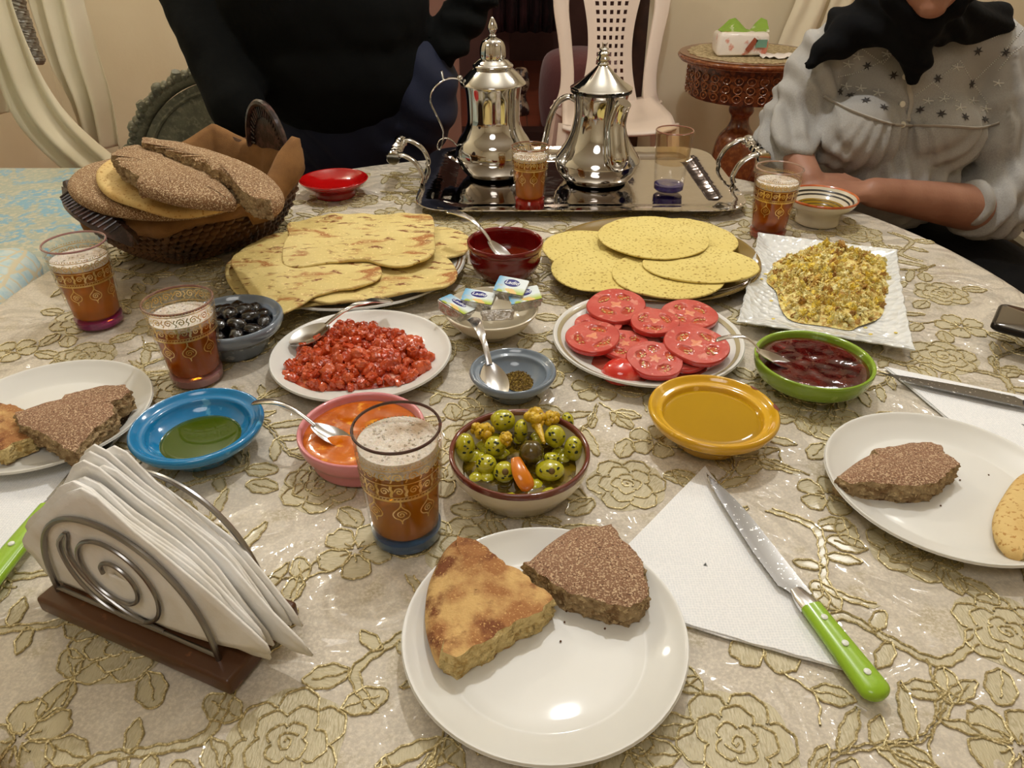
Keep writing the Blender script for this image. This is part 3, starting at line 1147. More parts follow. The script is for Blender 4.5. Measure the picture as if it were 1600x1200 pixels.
# ------------------------------------------------------------ tea glasses
def ribbon(g, pts, w, fr, taper=False, closed=False):
    """flat ribbon of 2D points (angle, z) laid on the glass by fr"""
    n = len(pts)
    L = []
    for i in range(n):
        a, b = pts[max(i - 1, 0)], pts[min(i + 1, n - 1)]
        dx, dy = (b[0] - a[0]) * .034, b[1] - a[1]
        q = math.hypot(dx, dy) or 1
        ww = w * (1 if not taper else max(.25, math.sin(PI * (i + .5) / n)))
        ox, oy = -dy / q * ww / .034, dx / q * ww
        L.append((fr(pts[i][0] + ox, pts[i][1] + oy), fr(pts[i][0] - ox, pts[i][1] - oy)))
    vs = [p for q in L for p in q]
    g.add(vs, [(2 * i, 2 * i + 1, 2 * i + 3, 2 * i + 2) for i in range(n - 1)])




def tea_mat(name, col, tint, f=.5):
    t = NT(name)
    t.set(Base_Color=col, Roughness=.15)
    t.b.inputs['Subsurface Weight'].default_value = .3
    t.b.inputs['Subsurface Radius'].default_value = (1, .5, .1)
    t.b.inputs['Subsurface Scale'].default_value = .02
    tr_ = t.n('BsdfTransparent')
    tr_.inputs[0].default_value = tint
    mx = t.n('MixShader')
    mx.inputs[0].default_value = f
    t.l(tr_.outputs[0], mx.inputs[1])
    t.l(t.b.outputs[0], mx.inputs[2])
    t.l(mx.outputs[0], t.out.inputs[0])
    return t.m


FOAM = M('tea_foam', s(226, 214, 198), .45, layers=((260, .5, .62, s(236, 226, 214), 2), (30, .5, .7, s(186, 160, 130))), bump=(380, .003), sss=.2)


def tea_glass(label, x, y, z=0., rt=.0365, rb=.0285, h=.113, base=s(70, 110, 150), rim=s(90, 48, 40), level=.093, foam=.012, ph=0., gold=True, empty=False, teac=None, tilt=None, cat='glass', wash=None):
    o = thing('tea_glass', label, cat, (x, y, TZ + z))
    rr = lambda zz: rb + (rt - rb) * (zz / h) ** 1.1
    prof = [(0, .0), (rb * .92, 0), (rb, .002)] + [(rr(zz), zz) for zz in (.006, .012, .02, .035, .05, .065, .08, .095, .105, h - .002)] + [(rt, h), (rt - .0012, h + .0006), (rt - .0022, h - .001)]
    prof += [(rr(zz) - .0021, zz) for zz in (.105, .09, .07, .05, .03, .017)] + [(rr(.014) - .006, .0135), (0, .013)]
    MB().lathe(prof, 48).build('glass_wall', GLASS, o)
    bm_ = M('coloured_glass_base', base, .05, trans=.55, coat=.6)
    MB().lathe([(0, .0006), (rb * .9, .0006), (rb * .985, .0025), (rr(.006) - .0004, .006), (rr(.012) - .0004, .0115), (rr(.012) - .004, .0122), (0, .012)], 48).build('coloured_base', bm_, o)
    MB().tube([(math.cos(q) * (rt - .0009), math.sin(q) * (rt - .0009), h) for q in [2 * PI * i / 56 for i in range(56)]], .0013, 6, closed=True).build('rim', M('glass_rim', rim, .08, trans=.35, coat=.7), o)
    if not empty:
        lq = [(0, .0138)] + [(rr(zz) - .0024 - (.003 if zz < .016 else 0), zz) for zz in (.0142, .018, .03, .045, .06, .075, level)] + [(rr(level) - .004, level + .0003), (0, level)]
        tc = teac or s(186, 124, 22)
        tm = tea_mat('mint_tea', tc, s(238, 184, 84), .5)
        MB().lathe(lq, 48).build('tea', tm, o)
        if foam:
            fz = level + .0005
            q = [(0, fz), (rr(fz) - .0024, fz), (rr(fz + foam) - .0024, fz + foam), (rr(fz + foam) * .8, fz + foam - .001), (0, fz + foam - .0015)]
            MB().lathe(q, 48).build('foam', FOAM, o)
            g = MB()
            for k in range(70):
                a, q = rnd.random() * 2 * PI, math.sqrt(rnd.random()) * (rt - .006)
                g.sphere((q * math.cos(a), q * math.sin(a), fz + foam - .001), rnd.uniform(.0006, .0016), 1)
            b_ = g.build('bubbles', FOAM, o)
            b_['kind'] = 'stuff'
    if wash:
        MB().lathe([(rr(zz) + .00035, zz) for zz in (.052, .06, .07, .09, .108)], 48).build('gold_wash', wash, o)
    if gold:
        fr = lambda a, zz: Vector(((rr(zz) + .0004) * math.cos(a + ph), (rr(zz) + .0004) * math.sin(a + ph), zz))
        g = MB()
        N = 9
        circ_ = lambda z_: [(2 * PI * i / 90, z_) for i in range(91)]
        for z_, w_ in ((.0665, .0011), (.0700, .0004), (.0838, .0005), (.0985, .0005)):
            ribbon(g, circ_(z_), w_, fr)
        for i in range(72):
            a = 2 * PI * i / 72
            ribbon(g, [(a, .1002), (a, .1014)], .0007, fr)
            ribbon(g, [(a, .0678), (a + .03, .0690)], .0004, fr)
        for k in range(N * 2):
            a = 2 * PI * k / (N * 2)
            sg = 1 if k % 2 else -1
            ribbon(g, [(a + sg * .11 * (1 - i / 22) * math.cos(i * .5), .0768 + .0042 * (1 - i / 22) * math.sin(i * .5)) for i in range(20)], .0006, fr)
            ribbon(g, [(a + sg * .12 * (1 - i / 22) * math.cos(i * .5), .0912 + .0045 * (1 - i / 22) * math.sin(i * .5)) for i in range(20)], .00055, fr)
            ribbon(g, [(a + .17, .0712), (a + .15, .0735), (a + .19, .0765), (a + .15, .080), (a + .17, .0828)], .0012, fr)
            ribbon(g, [(a + .17, .086), (a + .21, .0885), (a + .14, .091), (a + .2, .095)], .0006, fr)
        g.build('gold_band', GOLD, o)
        for k in range(N):
            a = 2 * PI * k / N
            g = MB()
            ribbon(g, [(a, .0655), (a + .01, .063), (a, .0605)], .0007, fr)
            out = spline([(0, .0615), (-.05, .0585), (-.17, .0545), (-.21, .051), (-.16, .0475), (-.04, .0455), (0, .0432), (.04, .0455), (.16, .0475), (.21, .051), (.17, .0545), (.05, .0585), (0, .0615)], 3)
            ribbon(g, [(a + u, v) for u, v in out], .0006, fr)
            ribbon(g, [(a + .13 * (1 - i / 24) * math.cos(i * .5), .0512 + .0042 * (1 - i / 24) * math.sin(i * .5)) for i in range(22)], .00055, fr)
            ribbon(g, [(a, .0438), (a, .0405)], .0006, fr)
            g.build('gold_pendant', GOLD, o)
    return o


tea_glass('tall tea glass with thick foam and a blue base in the foreground', -.093, .479, T0, rt=.0362, rb=.0305, h=.116, base=s(60, 105, 150), rim=s(74, 40, 36), level=.086, foam=.016, ph=-PI / 2 + .1)
tea_glass('tea glass with a pale pinkish base behind the blue bowl, before the black olives', -.3695, .7345, T0, rt=.038, rb=.0290, h=.101, base=s(196, 140, 140), rim=s(150, 104, 92), level=.076, foam=.006, ph=-PI / 2 + .4, teac=s(184, 92, 16))
tea_glass('tea glass with a magenta base at the far left of the table', -.5485, .872, T0, rt=.0375, rb=.0290, h=.113, base=s(168, 20, 120), rim=s(176, 130, 128), level=.084, foam=.008, ph=-PI / 2, teac=s(196, 120, 24))
tea_glass('tea glass with a red base standing on the tray', .032, 1.305, .0135, rt=.0335, rb=.0265, h=.102, base=s(190, 20, 14), rim=s(160, 110, 80), level=.08, foam=.006, ph=-PI / 2 + .2, teac=s(196, 120, 18))
tea_glass('tea glass with an amber base beside the striped bowl at the right', .429, 1.18, T0, rt=.0375, rb=.0290, h=.114, base=s(186, 70, 30), rim=s(196, 160, 140), level=.084, foam=.008, ph=-PI / 2 + .05, teac=s(164, 76, 14))
tea_glass('empty tea glass with a violet-blue base and gold wash on the tray', .298, 1.385, .0135, rt=.0345, rb=.0275, h=.110, base=s(60, 50, 130), rim=s(170, 110, 90), empty=True, ph=.3, gold=False,
          wash=thin_glass('gold_wash', (.95, .84, .66, 1), 2.4, .15))


# ------------------------------------------------------------ cutlery
def spoon(label, bowlp, endp, L=None, W=.021, roll=0., twist=True, lean=0.):
    """bowlp: world point of the lowest point of the bowl of the spoon, endp: world point of the handle's end"""
    bowlp, endp = Vector(bowlp), Vector(endp)
    d = endp - bowlp
    L = d.length
    d.normalize()
    side = Vector((0, 0, 1)).cross(d).normalized()
    up = d.cross(side)
    if roll:
        q = Matrix.Rotation(roll, 3, d)
        side, up = q @ side, q @ up
    o = thing('spoon', label, 'spoon', bowlp)
    def build(st, name, conc):
        rings = []
        for (x, hw, z, c_, th) in st:
            top, bot = [], []
            for k in range(9):
                u = k / 8 * 2 - 1
                zz = z - c_ * (1 - u * u) + (conc * math.sin(x * 260 + u * 2.6) if conc < .5 and x > L * .45 else 0)
                top.append(d * x + side * (hw * u) + up * (zz + th))
                bot.append(d * x + side * (hw * u) + up * zz)
            rings.append(top + bot[::-1])
        MB().ring(rings, cap0=True, cap1=True).build(name, SPOON, o, smooth=True, ang=60)
    bl = .052
    st = []
    for k in range(15):
        f = k / 14
        x = -bl * .5 + f * bl
        hw = W * max(.02, math.sin(PI * min(1, .02 + f * .93)) ** .62) * (1 - .12 * f)
        st.append((x, hw, .007 + .002 * (f - .5), .0065 * math.sin(PI * min(1, f * .95 + .03)) ** .8, .0009))
    build(st, 'spoon_bowl', 1)
    st = []
    for k in range(61):
        f = k / 60
        x = bl * .44 + f * (L - bl * .44)
        hw = (.0033 + .0052 * max(0, f - .35) ** .9 * 1.4) * (1 if f < .97 else .75) * (1 if twist else .6)
        z = .0085 + .010 * math.sin(f * PI) - .0085 * f * f
        st.append((x, hw, z, -.0008, .0014))
    build(st, 'handle', .0004 if twist else 0)
    if False:
        g = MB()
        for j in range(4):
            f0 = .55 + j * .11
            p = []
            for k in range(6):
                u = k / 5
                f = f0 + u * .12
                x = bl * .44 + f * (L - bl * .44)
                hw = (.0033 + .0052 * max(0, f - .35) ** .9 * 1.4)
                z = .0085 + .010 * math.sin(f * PI) - .0085 * f * f
                p.append(d * x + side * (hw * .8 * (1 - 2 * u)) + up * (z + .0024))
            g.tube(p, .00035, 5)
        g.build('twist_grooves', SPOON, o)
    return o


zT = TZ + T0
spoon('steel spoon with its bowl in the dark red bowl and handle rising to the left', T(780, 400, .034), T(700, 330, .085), W=.014)
spoon('steel spoon lying on the chopped tomato plate, handle pointing right', T(486, 530, .020), T(612, 470, .040))
spoon('steel spoon with its bowl in the cumin dish and handle resting on the butter bowl', T(772, 602, .012), T(738, 498, .048), W=.017)
spoon('thin steel spoon dipped in the orange marmalade, handle over the rim to the left', T(522, 690, .0265), T(396, 630, .046), W=.012, twist=False)
spoon('steel spoon dipped in the red jam, handle pointing left', T(1210, 570, .0305), T(1118, 532, .052), W=.012, twist=False)


def knife(label, tip, end, W=.021, hcol=s(142, 182, 40), name='knife', bl=.155, flip=1):
    tip, end = Vector(tip), Vector(end)
    d = tip - end
    L = d.length
    d.normalize()
    side = Vector((0, 0, 1)).cross(d).normalized() * flip
    up = d.cross(side) * flip
    up = Vector((0, 0, 1))
    o = thing(name, label, 'knife', end)
    X = lambda x, y, z: d * x + side * y + up * z
    hl = L - bl - .012
    # blade: spine on +side, serrated edge on -side
    n = 60
    rings = []
    for k in range(n + 1):
        f = k / n
        x = hl + .012 + f * bl
        sp_ = W * .46 * (1 - .15 * f) - (W * .95) * max(0, f - .55) ** 2 * 2.4
        ed = -W * .54 * min(1, (1 - f) * 1.5 + .0) ** .55 if f > .1 else -W * .54 * (.45 + .55 * min(1, (f / .1)) ** 2)
        if sp_ < ed + .0004:
            sp_ = ed + .0004
        ed += .0003 * (k % 2)
        rings.append([X(x, sp_, .0042), X(x, sp_, .0056), X(x, (sp_ * .3 + ed * .7), .0054), X(x, ed, .0047), X(x, (sp_ * .3 + ed * .7), .0042)])
    MB().ring(rings, cap0=True, cap1=True).build('blade', M('blade_steel', (.24, .235, .23, 1), .24, 1, layers=((300, .66, .7, (.8, .8, .8, 1), 1),)), o, ang=25)
    rings = []
    for x, w_, t_ in ((hl - .001, .0090, .0055), (hl + .006, .0086, .005), (hl + .012, .0076, .0035), (hl + .02, .005, .0018)):
        rings.append([X(x, w_ * math.cos(q), .0055 + t_ * math.sin(q)) for q in [2 * PI * i / 16 for i in range(16)]])
    MB().ring(rings, cap0=True, cap1=True).build('bolster', SPOON, o)
    rings = []
    for k in range(19):
        f = (k / 18) ** 2.2
        x = f * hl
        w_ = (.0118 - .0030 * f) * (1 - max(0, (.11 - f) / .11) ** 2) ** .5 if f < .11 else (.0118 - .0030 * f)
        w_ = max(w_, .001)
        t_ = max(.0005, .0068 * (w_ / .0118) ** .7)
        rings.append([X(x, w_ * math.copysign(abs(math.cos(q)) ** .9, math.cos(q)), .0072 + t_ * math.copysign(abs(math.sin(q)) ** .9, math.sin(q)) * .95) for q in [2 * PI * i / 20 for i in range(20)]])
    MB().ring(rings, cap0=True, cap1=True).build('handle', M('green_plastic', hcol, .25, coat=.3), o)
    for f in (.22, .52, .82):
        g = MB()
        c0 = X(f * hl, 0, .0072 + .0062 + (.0003 if f < .7 else -.0004))
        g.ring([[c0 + d * (.0026 * k_ * math.cos(q)) + side * (.0026 * k_ * math.sin(q)) + up * z_ for q in [2 * PI * i / 12 for i in range(12)]] for k_, z_ in ((1, -.0015), (1, .0004), (.8, .0008), (.01, .0009))])
        g.build('rivet', M('rivet_white', s(226, 230, 220), .3), o)
    return o


knife('steak knife with a bright green riveted handle lying on the front napkin', T(1103, 745, .008) + Vector((0, 0, 0)), T(1374, 1103, .004), flip=-1)
kr = T(1371, 588, .006)
dr = (T(1600, 636, .006) - kr).normalized()
knife('knife on the right napkin, its blade pointing left, handle out of frame', kr, kr + dr * .27, hcol=s(142, 182, 40), flip=1, bl=.155)
ke = T(-40, 950, .006)
kd = (T(82, 800, .006) - ke).normalized()
knife('knife with green handle under the holder napkins at the left edge', ke + kd * .27 + Vector((0, 0, .001)), ke, flip=1, bl=.15)


# ------------------------------------------------------------ paper napkins
t = NT('embossed_paper')
v = t.voro(420, rand=.35)
t.set(Base_Color=t.mix(t.ramp(v, .2, .6), s(226, 228, 230), s(240, 240, 240)), Roughness=.85)
t.bump(v, .0006, .6)
PAPER = t.m


def flat_napkin(label, tri, z, layers=2):
    o = thing('paper_napkin', label, 'napkin', (tri[0].x, tri[0].y, TZ + z))
    for k in range(layers):
        g = MB()
        c0 = sum(tri, Vector()) / 3
        ed = []
        for i in range(3):
            a, b = tri[i], tri[(i + 1) % 3]
            for j in range(24):
                p = a.lerp(b, j / 24)
                if i != 0:
                    q = (b - a).normalized()
                    p += Vector((-q.y, q.x, 0)) * .0012 * noise.noise(p * 90 + Vector((k * 5, 0, 0)))
                p += (p - c0) * (.012 * k)
                ed.append(p)
        n = len(ed)
        rings = []
        for kz, f in ((0, .02), (0, .5), (0, .9), (0, 1), (1, 1), (1, .9), (1, .5), (1, .02)):
            zz = TZ + z + (.0012 if kz else 0) + (layers - 1 - k) * .0014
            rings.append([Vector((c0.x + (p.x - c0.x) * f, c0.y + (p.y - c0.y) * f, zz + (.0008 * noise.noise(p * 20) if f > .4 else 0))) for p in ed])
        g.ring(rings)
        g.build('ply', PAPER, o, world=True)
    return o


flat_napkin('white paper napkin folded to a triangle under the green-handled knife at front', [T(1101, 733), T(905, 935), T(1318, 1050)], T0)
flat_napkin('white paper napkin under the knife at the right edge', [T(1383, 578), T(1800, 668), T(1640, 790)], T0)
flat_napkin('white paper napkin under the left plate', [T(205, 668), T(-20, 900), T(-260, 700)], T0)

# napkin holder
nh = thing('napkin_holder', 'napkin holder with a brown wooden base and spiral wire sides', 'napkin holder', T(220, 985))
A = T(92, 922, .018)
B = T(342, 1030, .018)
ax = (B - A).normalized()
ay = Vector((-ax.y, ax.x, 0))
mid = (A + B) / 2
wl = (B - A).length
Mx = Matrix(((ax.x, ay.x, 0), (ax.y, ay.y, 0), (0, 0, 1))).to_4x4()
BW = M('brown_base_wood', s(92, 56, 28), .4, coat=.2, layers=((9, .35, .7, s(74, 44, 22)), (60, .62, .68, s(120, 74, 42))))
g = MB().box((0, 0, 0), (wl + .030, .078, .0155), bev=.003)
g.xf(Matrix.Translation(Vector((mid.x, mid.y, TZ + T0 + .0080)) + ay * .026 + ax * .004) @ Mx)
g.build('base', BW, nh, world=True)
zt = TZ + T0 + .016


def wire_side(off):
    g = MB()
    c0 = Vector((mid.x, mid.y, 0)) + ay * off
    hw = wl / 2
    P = lambda u, v: c0 + ax * u + Vector((0, 0, zt + v))
    g.tube([P(hw * math.cos(a), .102 * math.sin(a) ** .8 - .002) for a in [PI * i / 40 for i in range(41)]], .0022, 8)
    g.tube([P(-hw, .0035), P(hw, .0035)], .0018, 8)
    sp_ = []
    for i in range(76):
        f = i / 75
        a = PI * .55 + f * PI * 4.4
        rr = .043 * (1 - f) ** .85 + .009
        sp_.append(P(-.004 + rr * math.cos(a) * 1.02, .046 + rr * math.sin(a)))
    first = [P(.03, .0045), P(-.005, .010), P(-.035, .03), P(-.045, .055), P(-.036, .078)]
    g.tube([Vector(q) for q in spline([tuple(p) for p in first + sp_[6::3]], 4)], .0017, 8)
    return g.build('wire_side', WIRE, nh, world=True)


wire_side(0)
wire_side(.056)


def HP(px, py, off):
    """point on the upright plane of the holder, off behind its front wire"""
    u = (px - 800) / FPX
    v = (600 - py) / FPX
    d = Vector((u, math.cos(PITCH) + v * math.sin(PITCH), -math.sin(PITCH) + v * math.cos(PITCH)))
    o_ = Vector((0, 0, CAMH))
    pl = Vector((mid.x, mid.y, 0)) + ay * off
    tt = (pl - o_).dot(ay) / d.dot(ay)
    return o_ + d * tt


front = [HP(a, b, .004) for a, b in ((24, 836), (60, 800), (113, 762), (200, 825), (290, 898), (360, 960), (432, 1030), (300, 993), (200, 957), (104, 918), (78, 902), (50, 870))]
back = [HP(a, b, .050) for a, b in ((118, 770), (150, 725), (178, 684), (232, 742), (300, 800), (380, 862), (478, 990), (380, 960), (300, 925), (190, 880), (160, 850), (140, 810))]
ordn = ['frontmost', 'second', 'third', 'fourth', 'fifth', 'sixth', 'seventh', 'eighth', 'ninth', 'tenth', 'rearmost']
NAPK = M('soft_paper', s(240, 238, 234), .9, layers=((25, .4, .7, s(226, 220, 208)),), bump=(500, .0003), sss=.0)
for k in range(11):
    f = (0, .10, .19, .27, .35, .47, .60, .69, .78, .90, 1.0)[k]
    n = len(front)
    P_ = [front[i].lerp(back[i], f) for i in range(n)]
    jit = Vector((0, 0, 0))
    # fan: corners scatter a little from sheet to sheet
    for i, w_ in ((2, .011), (6, .020), (0, .008), (4, .004)):
        v_ = ax * rnd.uniform(-w_, w_) + Vector((0, 0, rnd.uniform(-w_, w_ * .5)))
        P_[i] += v_
        P_[i - 1] += v_ * .4
        P_[(i + 1) % n] += v_ * .4
    for i in range(n):
        P_[i].z = max(P_[i].z, zt + .0035 + (0 if abs((P_[i] - Vector((mid.x, mid.y, 0))).dot(ax)) < wl / 2 else -.002))
    loop = [Vector(q) for q in spline([tuple(p) for p in P_], 3, True)]
    c0 = sum(loop, Vector()) / len(loop)
    rings = []
    for q in [.02] + [j / 9 for j in range(1, 10)]:
        rings.append([c0 + (p - c0) * q + ay * (.0045 * noise.noise(Vector((k * .35, (p - c0).dot(ax) * q * 14, (p.z - c0.z) * q * 14))) * q + .006 * q ** 2 * math.sin((p - c0).dot(ax) * 30) * (f - .1)) for p in loop])
    o = MB().ring(rings).build('paper_napkin', NAPK, ang=0)
    m_ = o.modifiers.new('t', 'SOLIDIFY')
    m_.thickness = .0018
    m_.offset = 0
    tagit(o, '%s white paper napkin %sstanding in the wire holder' % (ordn[k], '' if k in (0, 10) else 'from the front ' if k < 6 else 'from the front '), 'napkin', 'napkins in the holder')

# phone lying on a black case
g = MB()
pc0 = T(1548, 512, .033)
pd = (T(1564, 475, .033) - pc0).normalized()
pn = Vector((pd.y, -pd.x, 0))
Mp = Matrix(((pn.x, pd.x, 0), (pn.y, pd.y, 0), (0, 0, 1))).to_4x4()
pcn = pc0 + pn * .073 + pd * .036
ph_ = thing('phone', 'dark smartphone lying on a black case at the right edge', 'phone', (pcn.x, pcn.y, TZ + .0292))


def rrect(w_, h_, r_, z, n=6):
    out = []
    for (sx, sy, a0) in ((1, 1, 0), (-1, 1, PI / 2), (-1, -1, PI), (1, -1, 3 * PI / 2)):
        for i in range(n + 1):
            a = a0 + PI / 2 * i / n
            out.append(Vector((sx * (w_ - r_) + r_ * math.cos(a), sy * (h_ - r_) + r_ * math.sin(a), z)))
    return out


g.ring([rrect(.001, .001, .0005, 0), rrect(.072, .035, .009, 0), rrect(.0745, .0375, .01, .0025), rrect(.0745, .0375, .01, .0065), rrect(.073, .036, .0095, .0088), rrect(.001, .001, .0005, .0088)])
g.xf(Mp)
g.build('body', M('phone_body', s(34, 30, 28), .25, .6), ph_)
MB().ring([rrect(.071, .034, .008, .0089), rrect(.070, .033, .0075, .0094), rrect(.001, .001, .0005, .0095)]).xf(Mp).build('screen', M('phone_screen', s(62, 54, 44), .06, coat=1), ph_)
g = MB()
g.tube([Mp @ Vector((.0745, 0, .004)) + Vector((0, 0, 0)), Mp @ Vector((.0747, .004, .004))], .0012, 6)
g.build('side_button', WIRE, ph_)
cs = thing('black_case', 'black oval case with ridged seams lying under the phone', 'case', (pcn.x + pn.x * .012, pcn.y + pn.y * .012, TZ + T0))
q = MB().lathe(spline([(0, 0), (.022, 0), (.030, .004), (.033, .012), (.032, .02), (.026, .0262), (0, .027)], 4), 40, mod=lambda a, r_, z: 1 + .35 * abs(math.cos(a)) ** 2)
q.xf(Mp).build('shell', M('black_rubber', s(16, 16, 20), .25, coat=.5), cs)
for z_ in (.010, .016, .021):
    MB().tube([Mp @ Vector(((.0335 - abs(z_ - .014) * .15) * (1 + .35 * math.cos(a) ** 2) * math.cos(a), (.0335 - abs(z_ - .014) * .15) * (1 + .35 * math.cos(a) ** 2) * math.sin(a), z_)) for a in [2 * PI * i / 48 for i in range(48)]], .0008, 5, closed=True).build('seam', M('grey_seam', s(90, 92, 100), .3), cs)

# ------------------------------------------------------------ tray and teapots
tcx, tcy = .125, 1.452
tr = thing('serving_tray', 'large rectangular silver serving tray with two cast handles', 'tray', (tcx, tcy, TZ + T0))
g = MB()
R4 = lambda w_, h_, r_, z: [p + Vector((0, 0, 0)) for p in rrect(w_, h_, r_, z, 8)]
tw, thh = .300, .202
g.ring([R4(.002, .002, .001, .002), R4(tw - .065, thh - .065, .03, .002), R4(tw - .042, thh - .042, .04, .012), R4(tw - .01, thh - .01, .06, .015), R4(tw, thh, .065, .0165),
        R4(tw, thh, .065, .0185), R4(tw - .01, thh - .01, .06, .0175), R4(tw - .040, thh - .040, .04, .0155), R4(tw - .046, thh - .046, .036, .0125), R4(tw - .060, thh - .060, .03, .0072), R4(tw - .068, thh - .068, .026, .006), R4(tw - .08, thh - .08, .02, .006), R4(.002, .002, .001, .006)])
g.build('tray_body', CHROME2, tr)
for sx in (-1, 1):
    h_ = MB()
    gx = sx * (tw + .048)
    gz = .068
    h_.tube([(gx, -.062 + .124 * i / 24, gz) for i in range(25)], [.0085 + .0030 * abs(math.sin(i * .79)) + (.003 if i in (0, 1, 23, 24) else 0) for i in range(25)], 12)
    for i in range(6):
        h_.sphere((gx, -.05 + i * .02, gz + .007), .0075, 1, jit=.4, fr=3, seed=i)
    h_.build('handle_grip', CHROME, tr)
    for sy in (-1, 1):
        a_ = MB()
        pts = spline([(gx, sy * .052, gz), (gx - sx * .018, sy * .052, gz + .004), (gx - sx * .042, sy * .053, gz - .012), (gx - sx * .053, sy * .056, gz - .036), (gx - sx * .050, sy * .062, .020)], 6)
        a_.tube(pts, .0075, 10, flat=(1.1, .6))
        a_.build('handle_arm', CHROME, tr)

p1 = thing('teapot', 'tall silver teapot with a domed lid and bud finial, left on the tray', 'teapot', (-.036, 1.492, TZ + .0085))
prof = spline([(0, .001), (.040, 0), (.060, .008), (.074, .032), (.0765, .048), (.071, .068), (.059, .086), (.052, .102), (.0505, .118), (.0515, .15), (.0545, .172), (.0545, .176)], 5)
MB().lathe(prof, 72).build('body', CHROME, p1)
pl = spline([(.058, .176), (.0625, .175), (.061, .179), (.051, .190), (.041, .199), (.036, .2025)], 4) + spline([(.036, .2028), (.0385, .2065), (.036, .210), (.033, .212), (.027, .217), (.0235, .219)], 3)
lid = MB().lathe(pl, 64).build('lid', CHROME, p1)
MB().lathe(spline([(.0225, .219), (.0232, .228), (.022, .240), (.017, .250), (.008, .2555), (.004, .257)], 4), 48, mod=lambda a, r_, z: 1 + .05 * math.cos(a * 12) if .22 < z < .25 else 1).build('lid_bell', CHROME, p1)
MB().lathe(spline([(.004, .2565), (.0075, .2585), (.005, .2605), (.0075, .266), (.0092, .271), (.0072, .279), (.003, .287), (0, .290)], 4), 24).build('finial', CHROME, p1)
hd = R(188)
hx = lambda r_, z, dx=0: Vector((r_ * math.cos(hd), r_ * math.sin(hd), z))
MB().tube(spline([tuple(hx(.052, .168)), tuple(hx(.068, .185)), tuple(hx(.092, .184)), tuple(hx(.114, .168)), tuple(hx(.121, .146)), tuple(hx(.110, .118)), tuple(hx(.100, .092)), tuple(hx(.101, .070))], 6), .0042, 8, flat=(1.3, .45)).build('handle', CHROME, p1)
MB().tube(spline([tuple(hx(.101, .072)), tuple(hx(.108, .055)), tuple(hx(.112, .062)), tuple(hx(.106, .074)), tuple(hx(.090, .076)), tuple(hx(.072, .060))], 6), .0036, 8, flat=(1.3, .45)).build('handle_scroll', CHROME, p1)
MB().tube([hx(.094, .182), hx(.097, .200)], .0042, 8, flat=(1.2, .5)).build('thumb_rest', CHROME, p1)
g = MB()
g.sphere(hx(.063, .186), .006, 2)
g.tube([hx(.060, .183), hx(.067, .190)], .0032, 8)
g.build('hinge', CHROME, p1)
sd = R(78)
MB().tube(spline([(.062 * math.cos(sd), .062 * math.sin(sd), .062), (.086 * math.cos(sd), .086 * math.sin(sd), .078), (.092 * math.cos(sd), .092 * math.sin(sd), .118), (.104 * math.cos(sd), .104 * math.sin(sd), .158), (.118 * math.cos(sd), .118 * math.sin(sd), .17)], 6), [.017 - .011 * i / 24 for i in range(25)], 12).build('spout', CHROME, p1)

p2 = thing('teapot', 'squat silver teapot with a conical lid and crown finial, right on the tray', 'teapot', (.167, 1.458, TZ + .0085))
prof = spline([(0, .001), (.050, 0), (.066, .006), (.079, .024), (.0835, .041)], 5) + spline([(.0835, .042), (.078, .052), (.064, .072), (.0535, .095), (.0485, .122), (.0485, .14), (.051, .158), (.0545, .168)], 5)
MB().lathe(prof, 72).build('body', CHROME, p2)
MB().lathe([(.0545, .1665), (.0575, .1675), (.0575, .1715), (.055, .1725)], 64).build('neck_gap_shade', M('dark_neck_gap', (.08, .08, .08, 1), .2, 1), p2)  # dark ring stands in for the shaded gap under the lid
MB().lathe([(.0575, .1728), (.0585, .1745), (.0555, .1765)] + spline([(.0545, .1770), (.042, .185), (.028, .196), (.016, .207), (.0105, .2125), (.009, .2135)], 4), 64).build('lid', CHROME, p2)
MB().lathe(spline([(.009, .2135), (.011, .2155), (.0085, .219), (.0115, .223), (.009, .229), (.0105, .233), (.006, .238), (.0085, .241), (.003, .244), (0, .245)], 4), 24, mod=lambda a, r_, z: 1 + .10 * math.cos(a * 6)).build('finial', CHROME, p2)
for k in range(3):
    a = k * 2 * PI / 3
    MB().tube([(.002 * math.cos(a), .002 * math.sin(a), .243), (.006 * math.cos(a), .006 * math.sin(a), .251)], [.0018, .0008], 6).build('crown_prong', CHROME, p2)
hd2 = R(176)
hx = lambda r_, z: Vector((r_ * math.cos(hd2), r_ * math.sin(hd2), z))
MB().tube(spline([tuple(hx(.047, .152)), tuple(hx(.062, .157)), tuple(hx(.080, .146)), tuple(hx(.094, .118)), tuple(hx(.101, .086)), tuple(hx(.106, .060)), tuple(hx(.098, .044)), tuple(hx(.080, .044))], 6), [.0072] * 43, 10, flat=(1.1, .8)).build('handle', CHROME, p2)
sd = R(-70)
cs_, sn_ = math.cos(sd), math.sin(sd)
pts = spline([(.078 * cs_, .078 * sn_, .043), (.088 * cs_, .088 * sn_, .060), (.078 * cs_, .078 * sn_, .090), (.070 * cs_, .070 * sn_, .120), (.072 * cs_ + .004, .072 * sn_, .148), (.078 * cs_ + .008, .078 * sn_, .163)], 6)
MB().tube(pts, [.005 + .0165 * math.sin(min(1, i / 8) * PI / 2) * (1 - .5 * max(0, (i - 8) / 23)) for i in range(len(pts))], 14, flat=(1, .9)).build('spout', CHROME, p2)

